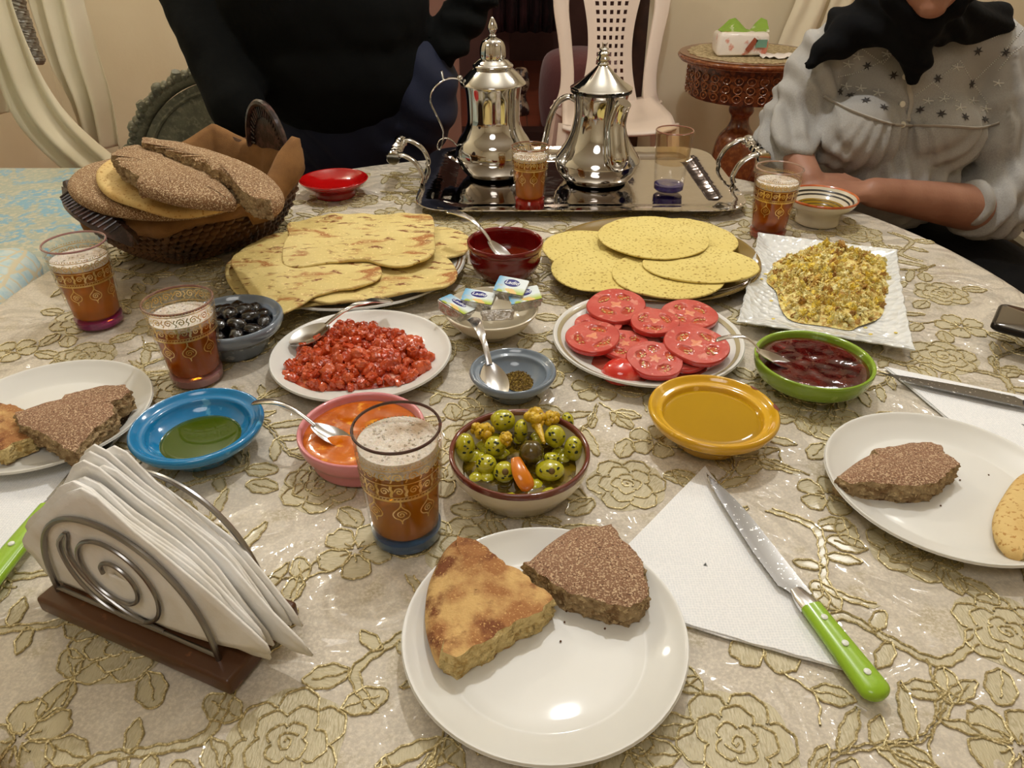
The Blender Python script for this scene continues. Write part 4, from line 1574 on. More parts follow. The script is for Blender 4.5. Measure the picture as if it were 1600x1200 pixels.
# ------------------------------------------------------------ breads
BRAN = M('bran_crust', s(150, 112, 86), .85, layers=((9, .35, .7, s(128, 94, 68)), (620, .50, .64, s(202, 174, 140), 1), (560, .64, .68, s(92, 62, 44), 1)), bump=(560, .0016, 2))
BRAN2 = M('pale_bran_crust', s(150, 116, 80), .85, layers=((7, .35, .7, s(124, 88, 56)), (520, .52, .64, s(210, 186, 148), 1), (560, .62, .66, s(94, 64, 40), 1)), bump=(480, .0016, 2))
CRUMB = M('bran_crumb', s(176, 150, 110), .9, layers=((120, .47, .64, s(134, 104, 68), 3), (260, .58, .64, s(204, 178, 134), 2)), bump=(260, .006, 4))
SEMO = M('semolina_crust', s(212, 174, 112), .85, layers=((26, .41, .56, s(164, 112, 66), 6), (46, .50, .62, s(122, 72, 40), 6), (600, .60, .72, s(206, 164, 104), 1)), bump=(250, .0016, 3))
SEMOC = M('semolina_crumb', s(222, 198, 138), .9, layers=((150, .52, .66, s(186, 154, 92), 3),), bump=(240, .005, 4))
YBREAD = M('golden_bread', s(216, 186, 122), .8, layers=((12, .4, .7, s(196, 150, 80)), (240, .58, .66, s(180, 134, 70), 2)), bump=(160, .0008))


def bread(name, label, pts, h, th, crust, crumb, group=None, shrink=.0, dome=.10, wob=None, tiltf=None, cat='bread', jag=.0022, parent_parts=True, rnds=1.0, px=True, step=.0026, seed=0.):
    """pts: (x, y, torn) outline of the upper crust; built as a slab with rind or torn crumb sides"""
    if px:
        W_ = [(T(a, b, h), t_) for a, b, t_ in pts]
    else:
        W_ = [(Vector((a, b, TZ + h)), t_) for a, b, t_ in pts]
    n0 = len(W_)
    P_, F_ = [], []
    for i in range(n0):
        a, b = W_[i][0], W_[(i + 1) % n0][0]
        torn = W_[i][1]
        p0, p3 = W_[i - 1][0], W_[(i + 2) % n0][0]
        m_ = max(1, int((b - a).length / step))
        for j in range(m_):
            t_ = j / m_
            if torn and jag:
                q = a.lerp(b, t_)
                nv = Vector((-(b - a).y, (b - a).x, 0)).normalized()
                q = q + nv * (jag * noise.noise(q * 160 + Vector((seed, 0, 0))) + jag * 1.3 * noise.noise(q * 60))
            else:
                q = .5 * ((2 * a) + (-p0 + b) * t_ + (2 * p0 - 5 * a + 4 * b - p3) * t_ ** 2 + (-p0 + 3 * a - 3 * b + p3) * t_ ** 3)
            P_.append(Vector((q.x, q.y, 0)))
            F_.append(torn)
    n = len(P_)
    c0 = sum(P_, Vector()) / n
    N_ = []
    area = sum(P_[i].x * P_[(i + 1) % n].y - P_[(i + 1) % n].x * P_[i].y for i in range(n))
    sgn = 1 if area > 0 else -1
    for i in range(n):
        d = P_[(i + 2) % n] - P_[i - 2]
        N_.append(Vector((d.y, -d.x, 0)).normalized() * sgn)
    zb = TZ + h - th
    tl = tiltf or (lambda x, y: 0)
    wb = wob or (lambda x, y: 0)
    def top(p, f):
        z = zb + th * (1 - dome * f ** 3) + .0008 * noise.noise(p * 70 + Vector((seed, 0, 5))) + .0016 * noise.noise(p * 25 + Vector((seed, 3, 0)))
        return Vector((p.x, p.y, z + tl(p.x, p.y) + wb(p.x, p.y)))
    def bot(p):
        return Vector((p.x, p.y, zb + tl(p.x, p.y) + wb(p.x, p.y)))
    inset = [0 if F_[i] else th * .5 * rnds for i in range(n)]
    edge = [P_[i] - N_[i] * inset[i] for i in range(n)]
    rings = []
    K = 11
    for k in range(K + 1):
        f = max(.012, k / K)
        rings.append([top(c0 + (edge[i] - c0) * f, f) for i in range(n)])
    g = MB()
    g.ring(rings, mi=0)
    zt_ = rings[-1]
    side = []
    L = 14
    for j in range(L + 1):
        ph = PI * j / L
        row = []
        for i in range(n):
            b_ = bot(edge[i])
            zz = zt_[i].z + (b_.z - zt_[i].z) * (.5 - .5 * math.cos(ph))
            if F_[i]:
                zz = zt_[i].z + (b_.z - zt_[i].z) * j / L
                q = edge[i] + N_[i] * ((.0016 * math.sin(ph) + .0030 * noise.noise(Vector((edge[i].x * 190, edge[i].y * 190, zz * 300 + seed))) + .0022 * noise.noise(Vector((edge[i].x * 430, edge[i].y * 430, zz * 600 + seed))) + .0015 * noise.noise(Vector((edge[i].x * 80, edge[i].y * 80, zz * 80)))) * min(1, j / 2 + .1))
            else:
                q = edge[i] + N_[i] * (th * .5 * rnds * math.sin(ph))
            row.append(Vector((q.x, q.y, zz)))
        side.append(row)
    cr, cm = MB(), MB()
    cr.ring(rings)
    bb = [[bot(c0 + (edge[i] - c0) * f) for i in range(n)] for f in (1, .6, .02)]
    cr.ring(bb)
    flat = [p for row in side for p in row]
    fr_, fc_ = [], []
    for j in range(L):
        for i in range(n):
            k2 = (i + 1) % n
            q = (j * n + i, j * n + k2, (j + 1) * n + k2, (j + 1) * n + i)
            (fc_ if F_[i] or F_[k2] and F_[i] else fr_).append(q)
    def sub(mb, faces):
        used = sorted({i for q in faces for i in q})
        mp_ = {u: i for i, u in enumerate(used)}
        mb.add([flat[u] for u in used], [tuple(mp_[i] for i in q) for q in faces])
    if fr_:
        sub(cr, fr_)
    if fc_:
        sub(cm, fc_)
    if not fc_:
        o = cr.build(name, crust, ang=70)
        return tagit(o, label, cat, group)
    o = thing(name, label, cat, (c0.x, c0.y, zb), group)
    cr.build('crust', crust, o, world=True, ang=70)
    cm.build('crumb', crumb, o, world=True, ang=0)
    return o


H0 = .0022 + .0065
bread('bread_piece', 'torn golden semolina bread wedge on the foreground plate, left', [(716, 831, 1), (752, 845, 1), (776, 868, 1), (790, 881, 1), (812, 886, 1), (862, 930, 1), (848, 950, 1), (808, 968, 1), (780, 985, 1), (762, 1000, 1), (736, 1012, 1), (712, 1020, 1), (684, 1020, 0), (668, 985, 0), (662, 945, 0), (667, 900, 0), (684, 860, 0), (700, 838, 0)],
      H0 + .026, .026, SEMO, SEMOC, seed=1)
bread('bread_piece', 'torn bran-crusted bread piece on the foreground plate, right', [(820, 874, 1), (840, 893, 1), (868, 908, 1), (910, 928, 1), (950, 940, 1), (985, 944, 1), (1004, 938, 1), (1012, 925, 1), (1006, 890, 1), (1003, 870, 1), (985, 848, 1), (966, 832, 1), (956, 812, 0), (905, 812, 0), (880, 822, 0), (850, 843, 0)],
      H0 + .024, .024, BRAN, CRUMB, seed=2)
bread('bread_piece', 'torn bran-crusted bread piece on the right plate', [(1308, 742, 1), (1330, 752, 1), (1380, 750, 1), (1425, 755, 1), (1462, 752, 1), (1474, 745, 1), (1480, 735, 1), (1499, 722, 1), (1492, 712, 1), (1476, 706, 1), (1472, 692, 1), (1455, 686, 1), (1410, 690, 1), (1362, 700, 0), (1325, 722, 0)],
      H0 + .023, .023, BRAN, CRUMB, seed=3)
bread('bread_round', 'pale golden round bread on the right plate, cut by the frame edge', [(1600, 732, 0), (1572, 765, 0), (1557, 800, 0), (1566, 835, 0), (1600, 862, 1), (1660, 850, 1), (1700, 800, 1), (1690, 745, 0), (1650, 722, 0)],
      H0 + .018, .018, YBREAD, SEMOC, seed=4)
bread('bread_piece', 'torn bran-crusted bread piece on the left plate, lying foremost', [(22, 640, 0), (60, 622, 0), (100, 612, 1), (150, 600, 1), (196, 596, 1), (202, 606, 1), (186, 618, 1), (172, 624, 1), (176, 640, 1), (160, 655, 1), (140, 672, 1), (124, 690, 1), (115, 702, 1), (95, 690, 1), (60, 672, 1), (30, 660, 1)],
      H0 + .034, .024, BRAN, CRUMB, seed=5, tiltf=lambda x, y: -.010 * max(0, (x + .43) / .1))
bread('bread_piece', 'torn golden bread piece behind the bran piece on the left plate', [(-40, 640, 0), (-10, 622, 0), (18, 628, 1), (35, 640, 1), (50, 665, 1), (48, 680, 1), (20, 690, 1), (0, 700, 1), (-40, 690, 1)],
      H0 + .022, .020, SEMO, SEMOC, seed=6)
# crumbs on the plates
CRB = M('crumb_bits', s(92, 60, 34), .9)
g = MB()
for a, b in ((885, 955), (882, 972), (876, 1002), (820, 985), (945, 982), (1358, 684), (1500, 750), (1512, 700), (1545, 742), (1340, 790), (1570, 690), (1470, 790)):
    g.sphere(T(a, b, H0 + .0004), .0009, 1, jit=.4, seed=a)
tagit(g.build('crumbs', CRB), 'tiny dark bread crumbs scattered on the foreground and right plates', 'crumbs', kind='stuff')

# basket ---------------------------------------------------------------
BC = Vector((-.505, 1.150, 0))
rimc = [Vector((-.672, 1.085, .112)), Vector((-.497, .985, .092)), Vector((-.345, 1.205, .112)), Vector((-.520, 1.33, .13))]
basc = [Vector((-.622, 1.120, .0)), Vector((-.505, 1.055, .0)), Vector((-.400, 1.190, .0)), Vector((-.517, 1.265, .0))]


def bk(u, v, out=0.):
    """basket wall: u round the perimeter (0..4), v up the height (0..1)"""
    i = int(u) % 4
    f = u - int(u)
    def along(c):
        a, b = c[i], c[(i + 1) % 4]
        p = a.lerp(b, f)
        cen = sum(c, Vector()) / 4
        k = 1 + .16 * math.sin(f * PI) - .05
        q = cen + (p - cen) * k
        q.z = p.z - .014 * math.sin(f * PI) * (1 if c is rimc else 0)
        return q
    p0, p1 = along(basc), along(rimc)
    p = p0.lerp(p1, v)
    o_ = Vector((p.x - BC.x, p.y - BC.y, 0)).normalized()
    p += o_ * (.014 * math.sin(v * PI) + out)
    return p + Vector((0, 0, TZ + T0 + .005))


DKB = M('dark_wicker', s(50, 32, 20), .55, layers=((30, .45, .6, s(84, 56, 32)),), bump=(160, .001))
bs = thing('bread_basket', 'dark woven square bread basket with leaf-shaped corner handles and brown cloth', 'basket', (BC.x, BC.y, TZ + T0))
g = MB()
g.ring([[bk(4 * i / 96, v, -.006) for i in range(96)] for v in [k / 8 for k in range(9)]])
g.ring([[bk(4 * i / 96, 0, -.006) for i in range(96)], [Vector((BC.x, BC.y, TZ + T0 + .004))] * 96])
g.build('basket_wall', DKB, bs, world=True)
g = MB()
for r_ in range(9):
    v = (r_ + .4) / 9
    for k in range(64):
        u0 = 4 * (k + (.5 if r_ % 2 else 0)) / 64
        pts = []
        for j in range(5):
            uu = (u0 + 4 / 64 * 1.15 * j / 4) % 4
            pts.append(bk(uu, min(1, max(0, v + (.045 * (j / 4 - .5)))), -.002 + .0058 * math.sin(PI * j / 4)))
        g.tube(pts, [.0025, .0056, .0066, .0056, .0025], 6, flat=(1, .8))
o = g.build('woven_strands', M('wicker_strand', s(104, 70, 42), .5, layers=((26, .42, .6, s(58, 38, 24)), (120, .5, .7, s(116, 82, 48))), bump=(260, .0008)), bs, world=True)
o['kind'] = 'stuff'
MB().tube([bk(4 * i / 96, 1.0, .001) for i in range(96)], .006, 8, closed=True).build('rim', DKB, bs, world=True)
# leaf shaped handles at two corners
HL = M('dark_leaf_wood', s(44, 30, 26), .35, layers=((60, .5, .6, s(82, 56, 50)),), coat=.3, bump=(180, .001))
g = MB()
base_, ends = bk(3.0 - .33, 1, .0), bk(3.0 - .88, 1, .002)
mid_ = (base_ + ends) / 2
aa = (ends - base_) / 2
for (rr_, tt) in ((.006, 1.0),):
    g.tube([mid_ + aa * math.cos(q) * .85 * tt + Vector((0, 0, .080 * math.sin(q) * tt)) for q in [PI * i / 24 for i in range(25)]], rr_, 8)
rings = []
for k in (0.06, .5, 1):
    rings.append([mid_ + aa * math.cos(q) * .85 * k + Vector((.0, .003, .080 * math.sin(q) * k)) for q in [PI * i / 24 for i in range(25)]])
g.ring(rings, closed=False)
for i in range(1, 24):
    q = PI * i / 24
    g.tube([mid_ + aa * math.cos(q) * .85 * k + Vector((0, .0, .080 * math.sin(q) * k)) for k in (.72, .98)], .0016, 5)
g.build('handle', HL, bs, world=True)
g = MB()
p0, p1 = T(101, 306, .118), T(212, 384, .078)
dd = (p1 - p0)
sdv = Vector((dd.y, -dd.x, 0)).normalized()
rings = []
for k in range(21):
    f = k / 20
    w_ = .030 * math.sin(PI * min(1, f * .94 + .02)) ** .8
    c_ = p0 + dd * f + Vector((0, 0, .010 * math.sin(PI * f)))
    rings.append([c_ - sdv * w_ * u + Vector((0, 0, .012 * (1 - abs(u)) + z_)) for u, z_ in ((-1, 0), (-.5, .001), (0, .002), (.5, .001), (1, 0), (.5, -.006), (0, -.005), (-.5, -.006))])
g.ring(rings, cap0=True, cap1=True)
for k in range(3, 18):
    f = k / 20
    w_ = .030 * math.sin(PI * f) ** .8
    c_ = p0 + dd * f + Vector((0, 0, .010 * math.sin(PI * f) + .0145))
    g.tube([c_, c_ - sdv * w_ * .9 - Vector((0, 0, .010)) - dd * .04], .0015, 5)
    g.tube([c_, c_ + sdv * w_ * .9 - Vector((0, 0, .010)) - dd * .04], .0015, 5)
g.build('handle', HL, bs, world=True)
# brown cloth lining folded over the rim
t = NT('brown_linen')
t.set(Base_Color=t.mix(t.ramp(t.noise(30), .35, .7), s(138, 98, 54), s(112, 76, 38)), Roughness=.95)
t.bump(t.noise(700, 2), .0006)
LIN = t.m
rings = []
prof_ = [(.25, -.016), (.55, -.014), (.85, -.012), (1.0, -.006), (1.07, .002), (1.04, .011), (.92, .017), (.80, .020), (.66, .021)]
NU = 150
for pi_, (v, o_) in enumerate(prof_):
    row = []
    for i in range(NU + 1):
        u = .42 + (3.55 - .42) * i / NU
        fold = .5 + .5 * math.sin(u * 6 + 1)
        vv = v
        if pi_ > 4:
            hang = .55 + .30 * noise.noise(Vector((u * 2.2, 0, 0))) + (.5 if 1.5 < u < 2.2 else 0)
            vv = 1.04 - (1.04 - v) * hang
        oo = o_ + .003 * noise.noise(Vector((u * 9, v * 3, 0))) + (.004 * math.sin(u * 23 + v * 3) if pi_ > 5 else .0015 * math.sin(u * 23))
        up_ = .030 * math.exp(-((u - 2.0) / .22) ** 2) if pi_ >= 3 else .02 * math.exp(-((u - 2.0) / .25) ** 2)
        row.append(bk(u, min(vv, 1.0), oo) + Vector((0, 0, max(0, vv - 1) * .11 + up_ + .003 * math.sin(u * 11))))
    rings.append(row)
o = MB().ring(rings, closed=False).build('cloth_lining', LIN, bs, world=True, ang=0)
m_ = o.modifiers.new('t', 'SOLIDIFY')
m_.thickness = .003

bc_ = T(252, 303, .116)
tl1 = lambda x, y: -.10 * (x - bc_.x) + .08 * (y - bc_.y)
bread('round_bread', 'large round bran-crusted flat loaf lowest in the bread basket', [(bc_.x + .124 * math.cos(a) * 1.02, bc_.y + .012 + .105 * math.sin(a), 0) for a in [2 * PI * i / 24 for i in range(24)]], .136, .022, BRAN2, CRUMB, tiltf=tl1, px=False, seed=11, step=.008)
bc2 = T(268, 290, .136)
bread('round_bread', 'thin pale golden loaf second from the bottom in the bread basket', [(bc2.x + .108 * math.cos(a), bc2.y + .09 * math.sin(a) - .03 * math.cos(a), 0) for a in [2 * PI * i / 24 for i in range(24)]], .151, .014, YBREAD, SEMOC, tiltf=lambda x, y: tl1(x, y) + .001, px=False, seed=12, step=.008, wob=lambda x, y: .002 * math.sin(x * 60))
bread('half_bread', 'torn half loaf with bran crust on top of the basket, nearer half', [(176, 236, 1), (196, 226, 1), (214, 224, 1), (250, 230, 0), (290, 240, 0), (335, 258, 0), (360, 280, 0), (362, 290, 0), (330, 292, 0), (280, 290, 0), (240, 284, 0), (214, 276, 1), (206, 262, 1), (188, 254, 1)],
      .184, .026, BRAN2, CRUMB, seed=13, tiltf=lambda x, y: -.06 * (x + .5), jag=.004, dome=.2)
bread('half_bread', 'torn half loaf with bran crust on top of the basket, farther half', [(222, 210, 0), (270, 210, 0), (340, 222, 0), (400, 240, 0), (432, 262, 0), (437, 280, 0), (418, 290, 1), (385, 286, 1), (368, 274, 1), (362, 262, 1), (330, 248, 1), (290, 236, 1), (250, 224, 1), (220, 217, 1)],
      .194, .030, BRAN2, CRUMB, seed=14, tiltf=lambda x, y: -.06 * (x + .5), jag=.004, dome=.15)

# ------------------------------------------------------------ griddle flatbreads
t = NT('griddle_flatbread')
n1 = t.noise(16, 4, .6, .5, stretch=(1, 2.4, 1))
c = t.mix(t.ramp(t.noise(9), .35, .7), s(220, 200, 132), s(206, 182, 110))
c = t.mix(t.ramp(n1, .545, .64), c, s(166, 108, 52))
c = t.mix(t.ramp(t.noise(38, 3, .6, .4, stretch=(1, 2.6, 1), seed=5), .585, .66), c, s(128, 74, 32))
c = t.mix(t.ramp(t.noise(240, 2), .62, .68), c, s(236, 212, 146))
t.set(Base_Color=c, Roughness=.6)
t.bump(t.noise(60, 4), .0015)
MSE = t.m


def wv(k):
    return lambda x, y: .0045 * noise.noise(Vector((x * 14 + k, y * 14, k * .35))) + .0022 * noise.noise(Vector((x * 40, y * 40, k)))


MS = dict(cat='flatbread', group='griddle flatbreads stacked on the large plate', rnds=1.0, dome=.0)
bread('flatbread', 'griddle flatbread lowest of the stack, showing at the left rim', [(365, 398, 0), (420, 368, 0), (500, 352, 0), (600, 350, 0), (650, 380, 0), (640, 440, 0), (560, 470, 0), (450, 478, 0), (380, 462, 0), (352, 430, 0)], .024, .0045, MSE, None, wob=wv(1), seed=21, **MS)
bread('flatbread', 'browned griddle flatbread showing at the right rear of the stack', [(560, 360, 0), (640, 350, 0), (700, 355, 0), (732, 368, 0), (728, 392, 0), (700, 402, 0), (640, 410, 0), (570, 400, 0)], .028, .0045, MSE, None, wob=wv(2), seed=22, **MS)
bread('flatbread', 'browned griddle flatbread at the front right of the stack', [(500, 425, 0), (560, 400, 0), (620, 392, 0), (672, 388, 0), (700, 402, 0), (715, 425, 0), (700, 445, 0), (640, 456, 0), (560, 468, 0), (495, 470, 0), (470, 455, 0)], .032, .0045, MSE, None, wob=wv(3), seed=23, **MS)
bread('flatbread', 'griddle flatbread at the front left, its corner drooping over the plate', [(363, 402, 0), (410, 378, 0), (452, 366, 0), (520, 372, 0), (580, 395, 0), (596, 430, 0), (560, 448, 0), (500, 458, 0), (460, 478, 0), (432, 489, 0), (405, 484, 0), (384, 450, 0), (368, 425, 0)], .039, .0045, MSE, None, wob=lambda x, y: wv(4)(x, y) - min(.026, .030 * max(0, (.80 - y) / .10)) * max(0, min(1, (-.22 - x) / .08)), seed=24, **MS)
bread('flatbread', 'square browned griddle flatbread on top of the stack', [(452, 350, 0), (500, 336, 0), (560, 334, 0), (620, 333, 0), (668, 333, 0), (678, 345, 0), (679, 370, 0), (678, 395, 0), (650, 410, 0), (610, 414, 0), (570, 404, 0), (520, 408, 0), (470, 414, 0), (443, 410, 0), (442, 385, 0), (450, 365, 0)], .046, .005, MSE, None, wob=wv(5), seed=25, **MS)

# semolina pancakes
t = NT('honeycomb_pancake')
v1 = t.voro(190)
v2 = t.voro(75)
c = t.mix(t.ramp(t.noise(8), .3, .7), s(220, 202, 124), s(212, 190, 106))
c = t.mix(t.ramp(v1, .36, .16), c, s(184, 156, 76))
c = t.mix(t.math('MULTIPLY', t.ramp(v2, .22, .10), t.ramp(t.noise(11, seed=2), .5, .6)), c, s(160, 128, 52))
t.set(Base_Color=c, Roughness=.75)
t.bump(t.ramp(v1, .05, .3), .0009)
PAN = t.m
PC = [('leftmost, at the back of the plate', 848, 985, 343, 432, .0235), ('front left of the plate', 860, 1010, 388, 452, .0265), ('front middle, its edge over the plate rim', 955, 1130, 392, 462, .030), ('back right of the plate', 985, 1150, 338, 402, .0275), ('frontmost on the right, over the plate rim', 1005, 1186, 384, 438, .034), ('on top at the back of the plate', 936, 1108, 334, 400, .038)]
for i, (lb, xl, xr, yt, yb_, h_) in enumerate(PC):
    cxp, cyp = (xl + xr) / 2, (yt + yb_) / 2 + 1
    c0 = T(cxp, cyp, h_)
    rx_ = (T(xr, cyp, h_) - T(xl, cyp, h_)).x / 2
    ry_ = (T(cxp, yt, h_) - T(cxp, yb_, h_)).y / 2
    ry_ = min(ry_, rx_ * 1.15)
    bread('pancake', 'thin yellow semolina pancake, ' + lb, [(c0.x + rx_ * math.cos(a) * (1 + .02 * math.sin(3 * a + i)), c0.y + ry_ * math.sin(a) * (1 + .02 * math.cos(2 * a + i)), 0) for a in [2 * PI * k / 24 for k in range(24)]], h_, .0028, PAN, None, px=False, step=.006, dome=0, cat='pancake', group='semolina pancakes on the amber plate', wob=lambda x, y: .0012 * noise.noise(Vector((x * 20, y * 20, i))), seed=30 + i)

# ------------------------------------------------------------ tomato slices
TSK = M('tomato_skin', s(196, 66, 58), .12, coat=.6, layers=((14, .4, .7, s(180, 24, 18)),))
TFL = M('tomato_flesh', s(206, 98, 88), .22, layers=((40, .4, .65, s(196, 78, 70)), (120, .58, .68, s(222, 142, 126))), coat=.5, sss=.25, bump=(120, .0008))
TGL = M('tomato_gel', s(176, 56, 38), .06, layers=((90, .5, .6, s(196, 84, 40)),), coat=.9, bump=(150, .002))
TSD = M('tomato_seed', s(206, 160, 92), .3, coat=.5)
TCO = M('tomato_core', s(224, 140, 104), .35, coat=.3, bump=(90, .001))


def tomato_proto(seed, r, th, lob):
    rr = random.Random(seed)
    o = thing('tomato_slice', '', 'tomato slice', (0, 0, 0))
    n = 72
    def rad(a):
        return r * (1 + .035 * math.cos(2 * a + seed) + .02 * math.cos(lob * a + seed))
    chambers = []
    for k in range(lob):
        a = 2 * PI * k / lob + rr.uniform(-.15, .15)
        chambers.append((a, rr.uniform(.50, .58), rr.uniform(.15, .19), PI / lob * rr.uniform(.58, .72)))
    def depth(f, a):
        d = 0
        for ca, cr_, dr_, da in chambers:
            q = (a - ca + PI) % (2 * PI) - PI
            e = (q / da) ** 2 + ((f - cr_) / dr_) ** 2
            if e < 1.25:
                d = max(d, min(1, (1.25 - e) / .5))
        return d
    rings = []
    for k in range(25):
        f = max(.01, k / 24) * .97
        rings.append([(rad(a) * f * math.cos(a), rad(a) * f * math.sin(a), th - .0030 * depth(f, a) + .0003 * noise.noise(Vector((f * 9 * math.cos(a), f * 9 * math.sin(a), seed)))) for a in [2 * PI * i / n for i in range(n)]])
    MB().ring(rings).build('flesh', TFL, o)
    MB().ring([[(rad(a) * f * math.cos(a), rad(a) * f * math.sin(a), z) for a in [2 * PI * i / n for i in range(n)]] for f, z in ((.97, th), (.99, th - .0006), (1.0, th * .6), (.975, .0008), (.9, 0), (.01, 0))]).build('skin', TSK, o)
    for ca, cr_, dr_, da in chambers:
        g = MB()
        rg = []
        for q in (.02, .4, .75, 1.0):
            rg.append([(r * (cr_ + dr_ * q * math.sin(b)) * math.cos(ca + da * q * math.cos(b)), r * (cr_ + dr_ * q * math.sin(b)) * math.sin(ca + da * q * math.cos(b)), th - .0014 - .0006 * q ** 3 + .0005 * noise.noise(Vector((q * 3 * math.cos(b), q * 3 * math.sin(b), ca * 3)))) for b in [2 * PI * i / 20 for i in range(20)]])
        g.ring(rg)
        gel = g.build('seed_gel', TGL, o)
        g = MB()
        for j in range(6):
            b, q = rr.random() * 2 * PI, math.sqrt(rr.random()) * .8
            R_, A_ = r * (cr_ + dr_ * q * math.sin(b)), ca + da * q * math.cos(b)
            g.sphere((R_ * math.cos(A_), R_ * math.sin(A_), th - .0010), .0015, 1, sc=(1, .65, .4), M=Matrix.Rotation(rr.random() * 6, 3, 'Z'))
        sd_ = g.build('seeds', TSD, gel)
        sd_['kind'] = 'stuff'
    g = MB()
    g.lathe([(0, th + .0002), (r * .17, th + .0001), (r * .2, th - .0004)], 24, mod=lambda a, q, z: 1 + .35 * math.cos(a * lob + .5) if q > .001 else 1)
    g.build('core', TCO, o)
    return o


protos = [tomato_proto(3, .0275, .0075, 4), tomato_proto(8, .0275, .0070, 3), tomato_proto(5, .0275, .0080, 5)]
TS = [  # px, py, width px, height above plate, tilt (x,y), proto, label
    (935, 512, 74, .003, (.02, .02), 1, 'back layer under the others, left of the middle'),
    (1062, 562, 86, .003, (0, 0), 0, 'bottom layer peeking out under the right slices'),
    (975, 545, 84, .004, (.03, 0), 2, 'half hidden under the middle slices'),
    (1003, 500, 60, .004, (.02, .0), 1, 'small, hidden behind the central slice at the back'),
    (962, 483, 92, .011, (.18, -.05), 0, 'back left, showing its cut face'),
    (926, 532, 88, .011, (.10, -.10), 1, 'leftmost, lying on the pile'),
    (1022, 508, 76, .015, (.10, .0), 1, 'small and in the centre of the pile'),
    (1076, 497, 88, .012, (.10, .08), 0, 'back right of the pile'),
    (1022, 568, 86, .010, (.30, .0), 2, 'front middle with a deep seed hollow'),
    (1087, 544, 100, .016, (.20, .04), 0, 'largest, at the right of the pile with a pale core'),
]
PTZ = TZ + T0 + .0066
for i, (a, b, w_, hz, (tx, ty), k, lb) in enumerate(TS):
    o = protos[k] if i == {0: 4, 1: 0, 2: 2}[k] else copy_tree(protos[k])
    if i == {0: 1, 1: 0, 2: 2}[k]:
        pass
    c0 = T(a, b, T0 + .0066 + hz)
    dpt = c0.y * math.cos(PITCH) + (CAMH - c0.z) * math.sin(PITCH)
    sc_ = w_ / 2 * dpt / FPX / .0275
    o.location = (c0.x, c0.y, c0.z)
    o.scale = (sc_, sc_, 1.0)
    o.rotation_mode = 'ZYX'
    o.rotation_euler = (tx * .6, ty * .6, rnd.random() * 6)
    o['label'] = 'red tomato slice, ' + lb
    o['group'] = 'tomato slices on the banded plate'
c0 = T(972, 588, .008)
g = MB()
g.lathe(spline([(0, .0), (.022, 0), (.0235, .003), (.020, .010), (.012, .015), (0, .017)], 5), 40)
for p in g.v:
    p.y *= .85
g.xf(Matrix.Translation((c0.x, c0.y + .004, PTZ)) @ Matrix.Rotation(.2, 4, 'X'))
tagit(g.build('tomato_end', M('tomato_end_skin', s(206, 52, 42), .12, coat=.7, layers=((40, .55, .65, s(220, 104, 88)),), sss=.15)), 'domed end cut of tomato, skin up, at the front of the slices plate', 'tomato slice', 'tomato slices on the banded plate')
g = MB()
g.lathe([(0, .0008), (.07, .0008), (.082, .0004)], 48, mod=lambda a, q, z: 1 + .12 * math.sin(a * 5) + .08 * math.sin(a * 9))
g.xf(Matrix.Translation((.166, .79, PTZ)))
tagit(g.build('tomato_juice', M('tomato_juice', s(206, 110, 90), .05, trans=.5, coat=1)), 'thin pale red tomato juice pooled under the slices', 'juice', kind='stuff')

# ------------------------------------------------------------ piles: chopped tomato, egg, cumin


def inside(p, poly):
    c_ = False
    n = len(poly)
    for i in range(n):
        a, b = poly[i], poly[i - 1]
        if (a.y > p.y) != (b.y > p.y) and p.x < (b.x - a.x) * (p.y - a.y) / (b.y - a.y) + a.x:
            c_ = not c_
    return c_


def edged(p, poly):
    d = 9
    n = len(poly)
    for i in range(n):
        a, b = poly[i], poly[i - 1]
        ab = b - a
        t_ = max(0, min(1, (p - a).dot(ab) / max(ab.length_squared, 1e-9)))
        d = min(d, (p - a - ab * t_).length)
    return d


def pile(name, label, cat, poly_px, h0, hmax, count, size, mats, boxy, base_mat, sq=(1, 1, .8), ramp_=.03, zb=0., chunk=0.):
    poly = [T(a, b, h0) for a, b in poly_px]
    poly = [Vector(q) for q in spline([(p.x, p.y, 0) for p in poly], 4, True)]
    xs, ys = [p.x for p in poly], [p.y for p in poly]
    g = MB()
    hh = lambda p: hmax * min(1, edged(p, poly) / ramp_) ** .7 * (.8 + .35 * noise.noise(p * 30))
    c0 = sum(poly, Vector()) / len(poly)
    rings = []
    for f in (.02, .25, .45, .62, .78, .9, .98, 1.03):
        row = []
        for p in poly:
            q = c0 + (p - c0) * f
            row.append(Vector((q.x, q.y, TZ + h0 + max(.0006, (hh(q) * .85 if inside(q, poly) else 0)) - (0 if f < 1 else .0004))))
        rings.append(row)
    g.ring(rings, mi=0)
    k = 0
    while k < count:
        p = Vector((rnd.uniform(min(xs), max(xs)), rnd.uniform(min(ys), max(ys)), 0))
        if not inside(p, poly):
            continue
        k += 1
        r_ = rnd.uniform(*size)
        Mr = Euler((rnd.random() * 6, rnd.random() * 6, rnd.random() * 6)).to_matrix()
        if chunk and k % 3 == 0:
            r_ *= 1.5
        g.sphere((p.x, p.y, TZ + h0 + hh(p) * rnd.uniform(.72, 1.02) + r_ * .25), r_, 1 if r_ < .0025 else 3 if chunk else 2, sc=(rnd.uniform(.8, 1.25) * sq[0], rnd.uniform(.7, 1.1) * sq[1], rnd.uniform(.7, 1) * sq[2]), M=Mr, jit=chunk if chunk else .35 if not boxy else .12, fr=2.6 if chunk else 1.8, seed=k * .37, mi=1 + rnd.randrange(len(mats)), box=boxy)
    return tagit(g.build(name, [base_mat] + mats, ang=50), label, cat, kind='stuff')


